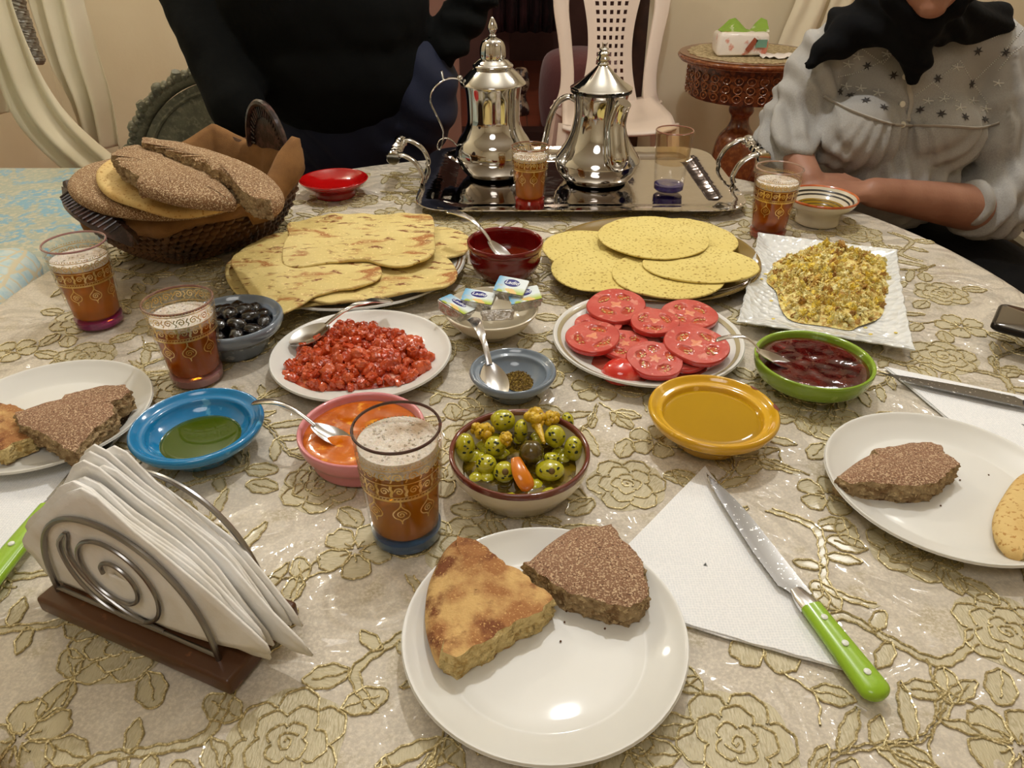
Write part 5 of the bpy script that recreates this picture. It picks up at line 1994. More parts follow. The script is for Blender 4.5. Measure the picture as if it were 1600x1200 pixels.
TB = [M('stewed_tomato', s(186, 70, 28), .12, coat=.7, layers=((60, .4, .65, s(196, 66, 24)),), sss=.2, bump=(200, .001)),
      M('stewed_tomato_dark', s(172, 54, 16), .12, coat=.7, layers=((60, .4, .65, s(190, 76, 26)),), bump=(200, .001)),
      M('stewed_tomato_pink', s(200, 86, 44), .15, coat=.6, layers=((60, .4, .65, s(206, 92, 50)),), bump=(200, .001))]
SAUCE = M('tomato_sauce', s(172, 58, 10), .08, coat=.8, layers=((120, .5, .6, s(200, 100, 40)), (50, .4, .6, s(136, 22, 6))), bump=(140, .003))
pile('chopped_tomato', 'glossy heap of chopped cooked red tomato on a white plate', 'tomato', [(448, 598), (452, 570), (478, 548), (505, 528), (540, 512), (585, 513), (620, 522), (655, 540), (672, 560), (668, 578), (640, 596), (600, 604), (560, 608), (500, 610), (465, 608)], .009, .015, 420, (.0030, .0068), TB, .3, SAUCE, chunk=.38)
EB = [M('egg_yolk_bits', s(244, 214, 84), .5, layers=((170, .42, .6, s(226, 212, 130)), (60, .55, .65, s(214, 172, 84))), bump=(260, .003)),
      M('egg_pale_bits', s(242, 234, 176), .5, layers=((170, .42, .6, s(212, 186, 90)), (60, .55, .65, s(206, 164, 92))), bump=(260, .003)),
      M('egg_browned_bits', s(184, 142, 70), .55, layers=((80, .45, .65, s(136, 92, 44)),), bump=(200, .001)),
      M('egg_light_bits', s(238, 224, 146), .5, layers=((170, .42, .6, s(190, 150, 72)), (60, .55, .65, s(232, 208, 120))), bump=(260, .003))]
pile('scrambled_egg', 'heap of crumbly scrambled egg in yellow and brown on the square plate', 'egg', [(1210, 425), (1222, 405), (1250, 400), (1272, 390), (1310, 388), (1345, 400), (1378, 412), (1386, 440), (1382, 470), (1372, 495), (1340, 508), (1325, 514), (1290, 508), (1240, 500), (1222, 480), (1215, 455), (1200, 440)], .011, .020, 800, (.0014, .0052), [EB[0], EB[1], EB[3], EB[0], EB[1], EB[3], EB[2]], 0, EB[3], sq=(1.1, .9, .6), chunk=.8)
CM = [M('cumin_grains', s(134, 108, 30), .8, layers=((300, .4, .6, s(96, 72, 18)),)), M('cumin_dark', s(92, 66, 16), .8)]
pile('ground_cumin', 'small heap of olive-brown ground cumin in the small grey bowl', 'spice', [(790, 600), (786, 588), (795, 578), (812, 574), (832, 579), (842, 590), (838, 602), (820, 610), (802, 610)], .0095, .006, 900, (.0005, .0010), CM, 0, CM[0], ramp_=.018)
g = MB()
for a, b in ((1196, 428), (1205, 470), (1212, 452), (1238, 516), (1352, 512), (1360, 522), (1400, 520), (1208, 498), (1190, 436), (1264, 518)):
    g.sphere(T(a, b, T0 + .014), .0022, 1, sc=(1.3, .9, .5), jit=.4, fr=2, seed=a)
tagit(g.build('egg_crumbs', EB[0]), 'loose yellow egg crumbs on the square plate beside the heap', 'egg', kind='stuff')

# ------------------------------------------------------------ olives
t = NT('green_olive')
c = t.mix(t.ramp(t.noise(60), .35, .7), s(186, 180, 30), s(160, 152, 26))
c = t.mix(t.ramp(t.noise(190, 3, .6, .5), .63, .70), c, s(112, 104, 24))
t.set(Base_Color=c, Roughness=.18)
t.b.inputs['Coat Weight'].default_value = .8
t.bump(t.noise(120), .0008)
GOL = t.m
BOL = M('brown_olive', s(82, 66, 18), .2, coat=.6, layers=((60, .4, .6, s(58, 44, 14)),), bump=(70, .0015))
CAU = M('cauliflower_pickle', s(212, 174, 30), .35, layers=((70, .4, .65, s(192, 148, 20)), (200, .62, .66, s(84, 66, 14))), coat=.4, bump=(180, .002))
CAR = M('carrot_pickle', s(212, 124, 24), .2, coat=.4, layers=((20, .4, .65, s(196, 100, 16)),))
HERB = M('herb_fleck', s(34, 44, 12), .5)
PIT = M('olive_scar', s(96, 72, 20), .5)
OG = 'green olives in the brown-rimmed bowl'
OL = [(727, 699, 16, 25, 0.036, 'leftmost olive, upright and speckled with dark herbs'), (786, 657, 20, 17, 0.042, 'green olive at the back left, highest of the pile'), (814, 673, 11, 20, 0.038, 'narrow green olive just right of the back left one'), (760, 726, 17, 16, 0.031, 'green olive at the front left with herb flecks'),
      (774, 697, 17, 16, 0.036, 'smooth orange-yellow olive left of the centre'), (788, 738, 17, 18, 0.029, 'frontmost green olive showing its stem scar'), (867, 682, 17, 18, 0.040, 'round green olive right of the cauliflower stem'), (896, 701, 15, 21, 0.034, 'rightmost green olive with one herb leaf'),
      (886, 660, 11, 17, 0.038, 'herb-coated green olive at the back right'), (859, 735, 23, 16, 0.030, 'long green olive at the front right with a bump'), (862, 716, 13, 9, 0.030, 'green olive half hidden behind the long one')]
for i, (a, b, rx_, ry_, hz, lb) in enumerate(OL):
    c0 = T(a, b, hz)
    dpt = c0.y * math.cos(PITCH) + (CAMH - c0.z) * math.sin(PITCH)
    k = dpt / FPX
    o = thing('green_olive', lb, 'olive', c0, OG)
    MB().sphere((0, 0, 0), 1, 3, sc=(rx_ * k, (rx_ + ry_) / 2 * k, ry_ * k), jit=.06, fr=1.5, seed=i).build('olive_flesh', GOL, o)
    g = MB()
    for j in range(7):
        th_, ph2 = rnd.uniform(-2.6, -.5), rnd.uniform(.1, 1.2)
        dv = Vector((math.cos(th_) * math.cos(ph2), math.sin(th_) * math.cos(ph2), math.sin(ph2)))
        pp = Vector((dv.x * rx_ * k, dv.y * (rx_ + ry_) / 2 * k, dv.z * ry_ * k)) * 1.0
        g.sphere(pp, rnd.uniform(.0008, .0018), 1, sc=(1.3, .8, .5), M=dv.to_track_quat('Z', 'Y').to_matrix(), jit=.3, fr=2, seed=j)
    hb = g.build('herb_flecks', HERB, o)
    hb['kind'] = 'stuff'
    if i in (5, 9):
        g = MB()
        pp = Vector((.1, -.75, .66))
        g.sphere((pp.x * rx_ * k * .98, pp.y * (rx_ + ry_) / 2 * k * .98, pp.z * ry_ * k * .98), .0032, 2, sc=(1, 1, .4), M=pp.to_track_quat('Z', 'Y').to_matrix())
        g.build('stem_scar', PIT, o)
c0 = T(830, 707, .040)
tagit(MB().sphere(c0, .0118, 3, jit=.08, fr=2.2).build('brown_olive', BOL), 'single dark brownish olive in the middle of the olive bowl', 'olive', OG)


def floret(label, a, b, hz, r_, stem=None, seed=0):
    c0 = T(a, b, hz)
    o = thing('pickled_cauliflower', label, 'cauliflower', c0, 'pickled cauliflower among the olives')
    g = MB()
    rr = random.Random(seed)
    for j in range(13):
        dv = Vector((rr.uniform(-1, 1), rr.uniform(-1, 1), rr.uniform(-.3, 1))).normalized() * r_ * .62
        g.sphere(dv, r_ * rr.uniform(.4, .55), 2, jit=.25, fr=2, seed=j + seed)
    g.build('head', CAU, o)
    g = MB()
    e_ = (T(*stem) - c0) if stem else Vector((0, 0, -r_ * 1.4))
    g.tube([Vector((0, 0, 0)), e_ * .5, e_], [r_ * .5, r_ * .35, r_ * .16], 10)
    g.build('stem', CAU, o)


floret('yellow pickled cauliflower floret at the back left among the olives', 757, 676, .040, .0095, seed=1)
floret('small yellow cauliflower bit at the left rim of the olive bowl', 742, 670, .036, .007, seed=2)
floret('yellow cauliflower floret with a long stem pointing at the viewer', 836, 655, .047, .011, stem=(850, 692, .042), seed=3)
floret('yellow cauliflower floret at the back right among the olives', 862, 655, .045, .0085, seed=4)
floret('little yellow cauliflower knob in the middle left of the olives', 791, 686, .043, .0068, seed=5)
g = MB()
cpts = [T(806, 716, .040), T(813, 738, .036), T(824, 758, .028), T(832, 765, .022)]
g.tube([Vector(q) for q in spline([tuple(p) for p in cpts], 5)], [.003 + .0038 * math.sin(PI * (i + 1) / 17) for i in range(16)], 12, flat=(1.2, .55))
tagit(g.build('pickled_carrot', CAR), 'orange pickled carrot strip at the front of the olive bowl', 'carrot')
pool('olive_marinade', 'dark oily marinade under the green olives', 'marinade', .007, .546, .056, .023, M('dark_marinade', s(58, 44, 8), .1, coat=.8, layers=((60, .5, .6, s(110, 90, 16)),)), .004)
g = MB()
for i in range(26):
    a, q = rnd.random() * 6.28, .012 + .038 * math.sqrt(rnd.random())
    g.sphere((.007 + q * math.cos(a), .546 + q * math.sin(a), TZ + .021), .0085, 2, jit=.05, seed=i)
o = tagit(g.build('lower_olives', GOL), 'mass of olives lying beneath the visible top layer in the bowl', 'olives', kind='stuff')

BLO = M('black_olive', s(8, 7, 10), .16, coat=.8, layers=((60, .5, .6, s(28, 20, 26)),), bump=(120, .002))
bx, by = -.344, .804
q = 0
spots = [(.0, .0, .047, 'topmost in the middle')]
for k, nm in enumerate(('right', 'back right', 'back left', 'left', 'front left', 'front right')):
    a = PI / 3 * k + .1
    spots.append((.021 * math.cos(a), .021 * math.sin(a), .041, 'inner ring, ' + nm))
for k, nm in enumerate(('rightmost', 'right towards the back', 'back right', 'rearmost', 'back left', 'left towards the back', 'leftmost', 'front left', 'frontmost', 'front right', 'right towards the front')):
    a = 2 * PI * k / 11
    spots.append((.0385 * math.cos(a), .0385 * math.sin(a), .035, 'outer ring, ' + nm))
for i, (u, v, z, nm) in enumerate(spots):
    g = MB()
    Mr = Euler((rnd.uniform(-.5, .5), rnd.uniform(-.5, .5), rnd.random() * 6)).to_matrix()
    vs, fs = ICO[3]
    out = []
    for p in vs:
        qv = p * (1 + .10 * noise.noise(p * 2.2 + Vector((i, 0, 0))) + .05 * noise.noise(p * 6 + Vector((0, i, 0))))
        qv = Vector((qv.x * .0135, qv.y * .0098, qv.z * .0094))
        out.append(Mr @ qv + Vector((bx + u, by + v, TZ + T0 + z)))
    g.add(out, fs)
    tagit(g.build('black_olive', BLO), 'shiny wrinkled black olive, ' + nm + ' of the pile', 'olive', 'black olives in the grey bowl')
pool('olive_brine', 'dark liquid under the black olives', 'brine', bx, by, .043, .026, M('dark_brine', s(20, 14, 16), .1, coat=.8))

# ------------------------------------------------------------ butter portions
FOIL = M('crinkled_foil', (.62, .60, .57, 1), .26, .85, layers=((50, .45, .6, (.42, .40, .36, 1)),), bump=(140, .003, 4))
t = NT('butter_label')
gr = t.n('SeparateXYZ')
t.l(t.co.outputs['Generated'], gr.inputs[0])
c = t.mix(t.ramp(gr.outputs[0], .0, .42), s(92, 170, 214), s(226, 236, 238))
c = t.mix(t.math('MULTIPLY', t.ramp(t.noise(60, 2), .46, .54), t.ramp(gr.outputs[1], .45, .1)), c, s(178, 196, 70))
c = t.mix(t.math('MULTIPLY', t.ramp(t.noise(90, 2, seed=7), .58, .62), t.ramp(gr.outputs[1], .5, .2)), c, s(232, 196, 120))
t.set(Base_Color=c, Roughness=.3)
t.b.inputs['Coat Weight'].default_value = .4
BLAB = t.m
NAVY = M('navy_oval', s(22, 26, 120), .3, coat=.4)
LETW = M('white_letters', s(236, 240, 246), .4)
BP = [((712, 482, .042), -.55, (-.18, .28), 'at the left of the bowl'), ((747, 470, .044), -.18, (.10, .10), 'behind, second from the left'), ((799, 452, .056), -.32, (.30, .05), 'highest, at the back right of the bowl'),
      ((820, 467, .048), .18, (.18, -.14), 'rightmost, lying over the rim'), ((777, 492, .040), .10, (-.45, .0), 'at the front with only crinkled foil showing')]
for i, ((a, b, h_), rz, (tx, ty), nm) in enumerate(BP):
    o = thing('butter_portion', 'foil-wrapped butter portion ' + nm, 'butter', T(a, b, h_), 'butter portions in the ivory bowl')
    o.rotation_euler = (tx, ty, rz)
    w_, d_, h2 = .041, .029, .013
    g = MB()
    bm = bmesh.new()
    bmesh.ops.create_cube(bm, size=1)
    bmesh.ops.scale(bm, vec=(w_, d_, h2), verts=bm.verts)
    bmesh.ops.bevel(bm, geom=bm.edges[:], offset=.0016, segments=2, profile=.5, affect='EDGES')
    bmesh.ops.subdivide_edges(bm, edges=bm.edges[:], cuts=2, use_grid_fill=True)
    bm.verts.index_update()
    vs = []
    for v_ in bm.verts:
        p = v_.co.copy()
        k = 1 if p.z < h2 * .4 else .15
        p += Vector((noise.noise(p * 180 + Vector((i, 0, 0))), noise.noise(p * 180 + Vector((0, i, 9))), noise.noise(p * 160))) * .0014 * k
        if p.z < 0:
            p.x *= .92
            p.y *= .9
        vs.append(p)
    g.add(vs, [tuple(v_.index for v_ in f.verts) for f in bm.faces])
    bm.free()
    g.build('foil', FOIL, o)
    for sy in (-1, 1):
        g = MB()
        g.add([(-w_ * .42, sy * d_ * .48, .004), (w_ * .42, sy * d_ * .48, .004), (w_ * .30, sy * (d_ * .48 + .0012), -.006), (-w_ * .30, sy * (d_ * .48 + .0012), -.006)], [(0, 1, 2, 3)])
        f_ = g.build('foil_fold', FOIL, o, smooth=False)
        m_ = f_.modifiers.new('t', 'SOLIDIFY')
        m_.thickness = .0005
    if i < 4:
        g = MB().ring([rrect(w_ * .49, d_ * .49, .002, h2 / 2 + .0002), rrect(w_ * .485, d_ * .485, .002, h2 / 2 + .0005), rrect(.0005, .0005, .0002, h2 / 2 + .0007)])
        g.build('label_print', BLAB, o)
        g = MB().ring([[(.0105 * f * math.cos(q), .004 + .0068 * f * math.sin(q), h2 / 2 + z_) for q in [2 * PI * k / 28 for k in range(28)]] for f, z_ in ((1, .0006), (.97, .0009), (.01, .0010))])
        g.build('navy_oval', NAVY, o)
        cu_ = bpy.data.curves.new('lettering', 'FONT')
        cu_.body = 'Ladid'
        cu_.size = .0086
        cu_.shear = .25
        cu_.align_x = 'CENTER'
        cu_.align_y = 'CENTER'
        cu_.extrude = .0001
        cu_.offset = .00012
        cu_.materials.append(LETW)
        tmp = bpy.data.objects.new('tmp', cu_)
        COL.objects.link(tmp)
        lm = bpy.data.meshes.new_from_object(tmp.evaluated_get(bpy.context.evaluated_depsgraph_get()))
        bpy.data.objects.remove(tmp)
        l_ = bpy.data.objects.new('lettering', lm)
        COL.objects.link(l_)
        l_.parent = o
        l_.location = (0, .004, h2 / 2 + .0011)

# ------------------------------------------------------------ people


def cap(g, a, b, ra, rb, sides=16):
    """tapered capsule"""
    a, b = Vector(a), Vector(b)
    n = 7
    pts = [a.lerp(b, i / n) for i in range(n + 1)]
    g.tube(pts, [ra + (rb - ra) * i / n for i in range(n + 1)], sides)
    g.sphere(a, ra, 2)
    g.sphere(b, rb, 2)


def ell(g, c, r, rot=None):
    g.sphere(c, 1, 3, sc=r, M=rot)


def fuse(name, g, mat, voxel, parent=None, smooth=8, fn=None, loc=None):
    me = bpy.data.meshes.new(name)
    me.from_pydata([tuple(p) for p in g.v], [], g.f)
    o = bpy.data.objects.new(name, me)
    COL.objects.link(o)
    m_ = o.modifiers.new('r', 'REMESH')
    m_.mode = 'VOXEL'
    m_.voxel_size = voxel
    m2 = o.modifiers.new('s', 'SMOOTH')
    m2.iterations = smooth
    m2.factor = .5
    dg = bpy.context.evaluated_depsgraph_get()
    nm = bpy.data.meshes.new_from_object(o.evaluated_get(dg))
    o.modifiers.clear()
    o.data = nm
    bpy.data.meshes.remove(me)
    nm.name = name
    if fn:
        nrm = [v.normal.copy() for v in nm.vertices]
        for v, n_ in zip(nm.vertices, nrm):
            d = fn(v.co, n_)
            if isinstance(d, Vector):
                v.co += d
            elif d:
                v.co += n_ * d
    off = parent.location if parent else Vector((0, 0, 0))
    if loc is not None:
        off = Vector(loc)
    if off.length:
        nm.transform(Matrix.Translation(-off))
    if loc is not None:
        o.location = loc
    if parent:
        o.parent = parent
    nm.materials.clear()
    nm.materials.append(mat)
    nm.polygons.foreach_set('use_smooth', [True] * len(nm.polygons))
    nm.update()
    return o


def hand(g, wrist, d, nrm, side, curl=.5, L=.18):
    """d: direction of the fingers, nrm: back of the hand, side: direction of the thumb side"""
    wrist, d, nrm, side = Vector(wrist), Vector(d).normalized(), Vector(nrm).normalized(), Vector(side).normalized()
    k = L / .18
    for i in range(4):
        o_ = side * (.027 - i * .018) * k
        kn = wrist + d * (.085 - .006 * abs(i - 1)) * k + o_
        cap(g, wrist + o_ * .55 + d * .005, kn, .015 * k, .012 * k, 10)
        fl = (.072, .080, .074, .058)[i] * k
        p = kn
        a = curl * .35
        for sgm, rr_ in ((.45, .0092), (.31, .0083), (.24, .0074)):
            dv = (d * math.cos(a) - nrm * math.sin(a)).normalized()
            q = p + dv * fl * sgm
            cap(g, p, q, rr_ * k, rr_ * .93 * k, 10)
            p = q
            a += curl * .75
    t0 = wrist + side * .022 * k + d * .018 * k
    t1 = t0 + (side * .75 + d * .6 - nrm * .25).normalized() * .040 * k
    t2 = t1 + (side * .25 + d * .95 - nrm * .2).normalized() * .030 * k
    t3 = t2 + (d - nrm * .15).normalized() * .024 * k
    cap(g, t0, t1, .0135 * k, .0108 * k, 10)
    cap(g, t1, t2, .0108 * k, .0095 * k, 10)
    cap(g, t2, t3, .0095 * k, .008 * k, 10)


SKIN = M('warm_skin', s(164, 118, 95), .5, layers=((20, .35, .7, s(150, 102, 80)),), sss=.08, bump=(220, .0004))
SKINM = M('skin_light_brown', s(150, 104, 80), .5, sss=.12)

# --- the seated woman -------------------------------------------------
WX, WY = .775, 1.60
wm = g = MB()
ell(g, (WX, 1.66, .56), (.17, .15, .13))
ell(g, (WX, 1.60, .72), (.145, .12, .16))
ell(g, (WX, 1.56, .90), (.145, .10, .14))
cap(g, (WX - .12, 1.56, .985), (WX + .14, 1.56, .985), .05, .05)
cap(g, (WX - .03, 1.545, 1.0), (.715, 1.475, 1.09), .052, .05)
ell(g, (.702, 1.452, 1.17), (.072, .088, .105), Matrix.Rotation(-.35, 3, 'X'))
ell(g, (.700, 1.408, 1.105), (.054, .050, .048))
ell(g, (.700, 1.376, 1.075), (.025, .020, .018))
cap(g, (.700, 1.380, 1.165), (.700, 1.362, 1.140), .010, .014)     # nose
ell(g, (.700, 1.366, 1.112), (.022, .010, .0045))
ell(g, (.700, 1.367, 1.104), (.020, .010, .005))
for sx in (-1, 1):
    ell(g, (.700 + sx * .030, 1.383, 1.178), (.016, .010, .008))
    ell(g, (.700 + sx * .034, 1.392, 1.135), (.022, .018, .022))
    cap(g, (WX + sx * .09, 1.64, .52), (WX + sx * .11, 1.25, .50), .085, .062)
    cap(g, (WX + sx * .11, 1.25, .50), (WX + sx * .11, 1.27, .09), .056, .040)
    cap(g, (WX + sx * .11, 1.28, .05), (WX + sx * .12, 1.14, .035), .038, .030)
cap(g, (WX - .155, 1.55, .975), (.538, 1.50, .832), .048, .040)
cap(g, (.538, 1.50, .832), (.555, 1.372, .785), .040, .028)
cap(g, (WX + .17, 1.55, .97), (.972, 1.43, .715), .042, .036)
cap(g, (.972, 1.43, .715), (.900, 1.398, .722), .036, .046)
cap(g, (.900, 1.398, .722), (.655, 1.318, .780), .046, .027)
hand(g, (.560, 1.372, .782), (.85, -.02, .0), (0, -.2, 1), (.1, .95, 0), .7, .160)
hand(g, (.650, 1.318, .782), (-.98, -.02, -.02), (0, 0, 1), (-.3, .9, .1), .5, .165)
wroot = thing('person', 'seated woman in a grey embroidered blouse and black headscarf', 'person', (WX, WY, .0))
fuse('body', wm, SKIN, .0055, wroot, 5)


def blouse_fn(p, n_):
    d = 0.0
    # gathers falling from the yoke
    if n_.y < .1 and abs(p.x - WX + .02) < .2 and p.z < .90:
        k = min(1, (.90 - p.z) / .03) * max(0, min(1, (p.z - .66) / .08))
        ph = (p.x - .715) / (.05 + (.92 - p.z) * .55)
        d += .0065 * k * math.sin(ph * 24) * max(0, 1 - abs(ph) * .75)
    # sleeve wrinkles
    for ex_, ey_, ez_, r0 in ((.525, 1.46, .82, .14), (.93, 1.40, .73, .20)):
        q = (Vector(p) - Vector((ex_, ey_, ez_))).length
        if q < r0:
            w_ = (1 - q / r0)
            d += .013 * w_ ** .8 * math.sin((p - Vector((ex_, ey_, ez_))).dot(Vector((.25 if ex_ < .7 else -.9, -.6, .75)).normalized()) * 170 + 4 * noise.noise(p * 11))
    d += .005 * noise.noise(p * 13) + .0025 * noise.noise(p * 34)
    q = p - Vector((WX, 1.55, .9))
    if abs(q.x) > .16:
        d += .005 * math.sin(q.z * 60 + q.x * 150 + 5 * noise.noise(p * 7))
    return d


t = NT('heather_grey_jersey')
c = t.mix(t.ramp(t.noise(420, 2), .35, .65), s(150, 149, 147), s(172, 171, 168))
c = t.mix(t.ramp(t.noise(6), .3, .7), c, s(156, 151, 143))
t.set(Base_Color=c, Roughness=.75)
t.b.inputs['Sheen Weight'].default_value = .1
t.bump(t.noise(600, 2), .0004)
GREYJ = t.m
g = MB()
ell(g, (WX, 1.665, .60), (.185, .165, .12))
ell(g, (WX, 1.60, .73), (.168, .150, .17))
ell(g, (WX - .005, 1.50, .745), (.135, .115, .095))
ell(g, (WX, 1.57, .90), (.162, .115, .14))
for sx in (-1, 1):
    ell(g, (WX - .025 + sx * .076, 1.475, .845), (.086, .080, .078))
cap(g, (WX - .125, 1.56, .985), (WX + .15, 1.56, .985), .062, .062)
cap(g, (WX - .165, 1.555, .970), (.538, 1.50, .835), .062, .054)
cap(g, (.538, 1.50, .835), (.540, 1.455, .83), .054, .051)
cap(g, (WX + .175, 1.55, .965), (.975, 1.43, .72), .066, .066)
cap(g, (.975, 1.43, .72), (.915, 1.405, .722), .066, .058)
bl = fuse('blouse', g, GREYJ, .0065, wroot, 9, blouse_fn)
# trousers and headscarf
g = MB()
ell(g, (WX, 1.67, .54), (.185, .165, .11))
ell(g, (WX + .12, 1.46, .55), (.23, .26, .10))
for sx in (-1, 1):
    cap(g, (WX + sx * .09, 1.64, .52), (WX + sx * .11, 1.25, .50), .098, .075)
    cap(g, (WX + sx * .11, 1.25, .50), (WX + sx * .11, 1.27, .13), .070, .060)
BLACK = M('black_cloth', s(7, 7, 9), .9, spec=.2, layers=((9, .4, .7, s(8, 8, 9)),), bump=(30, .002))
fuse('trousers', g, BLACK, .010, wroot, 6)
g = MB()
for sx in (-1, 1):
    cap(g, (WX + sx * .11, 1.30, .045), (WX + sx * .12, 1.12, .035), .046, .036)
fuse('shoes', g, BLACK, .008, wroot, 3, fn=lambda p, n_: Vector((0, 0, max(0, .003 - p.z))))
g = MB()
ell(g, (.705, 1.485, 1.19), (.096, .098, .118), Matrix.Rotation(-.35, 3, 'X'))
ell(g, (.705, 1.49, 1.09), (.080, .072, .065))
for sx in (-1, 1):
    cap(g, (.703 + sx * .071, 1.415, 1.19), (.703 + sx * .062, 1.400, 1.095), .019, .022)
    cap(g, (.703 + sx * .062, 1.402, 1.095), (.703 + sx * .012, 1.405, 1.045), .022, .024)
cap(g, (.695, 1.44, 1.05), (WX - .155, 1.53, 1.03), .045, .036)
cap(g, (.715, 1.44, 1.05), (WX + .13, 1.53, 1.035), .045, .034)
cap(g, (.70, 1.43, 1.04), (.725, 1.432, .985), .042, .030)
cap(g, (.725, 1.430, .99), (.735, 1.438, .955), .030, .016)
cap(g, (WX - .13, 1.50, 1.03), (.600, 1.485, 1.01), .042, .034)
cap(g, (.600, 1.485, 1.01), (.552, 1.468, .975), .032, .014)
cap(g, (WX + .0, 1.55, 1.05), (WX + .0, 1.64, .98), .075, .07)
fuse('headscarf', g, BLACK, .007, wroot, 6, fn=lambda p, n_: .004 * math.sin(p.x * 60 + p.z * 130 + 4 * noise.noise(p * 9)))
# lips
g = MB()
for z_, r_ in ((1.112, .0032), (1.1045, .004)):
    g.tube([(.700 + .021 * u, 1.3565 + .0095 * u * u, z_ - .003 * abs(u)) for u in [-1 + i / 8 for i in range(17)]], [r_ * (1 - .7 * abs(-1 + i / 8) ** 2) + .0004 for i in range(17)], 8)
g.xf(Matrix.Translation((0, -.0005, 0)))
g.build('lips', M('lips', s(132, 60, 52), .4), wroot, world=True)
for sx in (-1, 1):
    g = MB()
    g.tube([(.700 + sx * (.016 + .028 * i / 8), 1.374 + .006 * (i / 8) ** 2, 1.196 + .004 * math.sin(PI * i / 8)) for i in range(9)], .0026, 6)
    g.build('eyebrow', M('dark_brow', s(30, 22, 18), .8), wroot, world=True)
    g = MB()
    g.sphere((.700 + sx * .030, 1.3785, 1.174), .0095, 2, sc=(1.2, .7, .5))
    g.build('eye', M('eye_dark', s(40, 28, 22), .2), wroot, world=True)

# yoke trimming laid on the blouse surface
dgp = bpy.context.evaluated_depsgraph_get()
bvh = BVHTree.FromObject(bl, dgp)
wl_ = wroot.location


def onb(px, py, off=.001):
    u = (px - 800) / FPX
    v = (600 - py) / FPX
    d = Vector((u, math.cos(PITCH) + v * math.sin(PITCH), -math.sin(PITCH) + v * math.cos(PITCH))).normalized()
    h_ = bvh.ray_cast(Vector((0, 0, CAMH)) - wl_, d)
    if h_[0] is None:
        return None
    n_ = h_[1]
    if n_.dot(d) > 0:
        n_ = -n_
    return h_[0] + n_ * off, n_


def strand(name, pts, r_, mat, sides=6, off=.001, flat=None):
    q = [onb(a, b, off) for a, b in spline(pts, 8)]
    q = [x[0] for x in q if x]
    if len(q) > 3:
        MB().tube(q, r_, sides, flat=flat).build(name, mat, bl_root)


bl_root = wroot
STAR = M('dark_star_thread', s(62, 58, 56), .7)
WTH = M('white_thread', s(206, 204, 196), .6)
SEAM = M('seam_band', s(176, 170, 160), .7, bump=(500, .0004))
strand('yoke_seam', [(1287, 150), (1320, 168), (1360, 184), (1400, 195), (1440, 196), (1490, 198), (1530, 200), (1562, 192)], .005, SEAM, 8, .001, flat=(1, .5))
strand('placket', [(1421, 70), (1424, 110), (1420, 135), (1424, 160), (1418, 190)], .0045, SEAM, 8, .0008, flat=(1, .5))
for a, b in ((1355, 103), (1396, 118), (1312, 143), (1329, 149), (1353, 157), (1381, 168), (1465, 123), (1518, 131), (1528, 80), (1571, 82), (1590, 34), (1438, 172), (1471, 178), (1508, 183), (1539, 187), (1417, 78)):
    h_ = onb(a, b, .0012)
    if not h_:
        continue
    p, n_ = h_
    e1 = Vector((0, 0, 1)).cross(n_).normalized()
    e2 = n_.cross(e1)
    g = MB()
    o_ = [p + e1 * math.cos(q) * r_ + e2 * math.sin(q) * r_ for q, r_ in [(PI * i / 6, .0092 if i % 2 == 0 else .0034) for i in range(12)]]
    top_ = [x + n_ * .0006 for x in o_]
    g.add(o_ + top_ + [p + n_ * .0016], [(12 + i, 12 + (i + 1) % 12, 24) for i in range(12)] + [(i, (i + 1) % 12, 12 + (i + 1) % 12, 12 + i) for i in range(12)])
    g.build('embroidered_star', STAR, wroot, smooth=False)
for L_ in ([(1312, 90), (1345, 75), (1380, 100), (1415, 60)], [(1310, 120), (1345, 112), (1385, 92)], [(1430, 150), (1458, 128), (1480, 150), (1500, 160)], [(1470, 120), (1500, 95), (1520, 130), (1545, 165)], [(1520, 128), (1560, 90), (1600, 45)], [(1550, 60), (1585, 45), (1600, 20)], [(1560, 110), (1580, 85), (1600, 70)]):
    g = MB()
    for a, b in resamp(L_, 3.6):
        h_ = onb(a, b, .0006)
        if h_:
            g.sphere(h_[0], .0014, 1)
    if g.v:
        d_ = g.build('stitch_dots', WTH, wroot)
        d_['kind'] = 'stuff'
for a, b in ((1322, 135), (1345, 138), (1372, 145), (1386, 84), (1450, 158), (1475, 155), (1500, 168), (1520, 158), (1540, 170), (1325, 100), (1560, 130), (1340, 88), (1495, 105)):
    for k in range(5):
        an = k * 1.2
        q0 = onb(a, b, .0006)
        q1 = onb(a + 9 * math.cos(an), b + 6 * math.sin(an), .0006)
        if q0 and q1:
            MB().tube([q0[0], (q0[0] + q1[0]) / 2, q1[0]], .0011, 5).build('white_sprig', WTH, wroot)
for a, b in ((1408, 163), (1414, 120), (1409, 195)):
    h_ = onb(a, b, .003)
    if h_:
        p, n_ = h_
        g = MB().lathe([(0, .002), (.003, .0022), (.0055, .0018), (.006, 0), (.0045, -.0015), (0, -.0015)], 20)
        g.xf(Matrix.Translation(p) @ n_.to_track_quat('Z', 'Y').to_matrix().to_4x4())
        g.build('button', M('pearl_button', s(226, 220, 204), .2, coat=.5), wroot)

# chair the woman sits on
wc = thing('stool', 'dark backless stool on which the woman in grey sits', 'stool', (WX, 1.70, 0))
MB().box((WX, 1.69, .405), (.40, .38, .045), bev=.012).build('seat', DFR, wc, world=True)
for sx in (-.17, .17):
    for yy in (1.54, 1.84):
        MB().tube([(WX + sx, yy, .001), (WX + sx, yy, .39)], [.016, .02], 8).build('leg', DFR, wc, world=True)

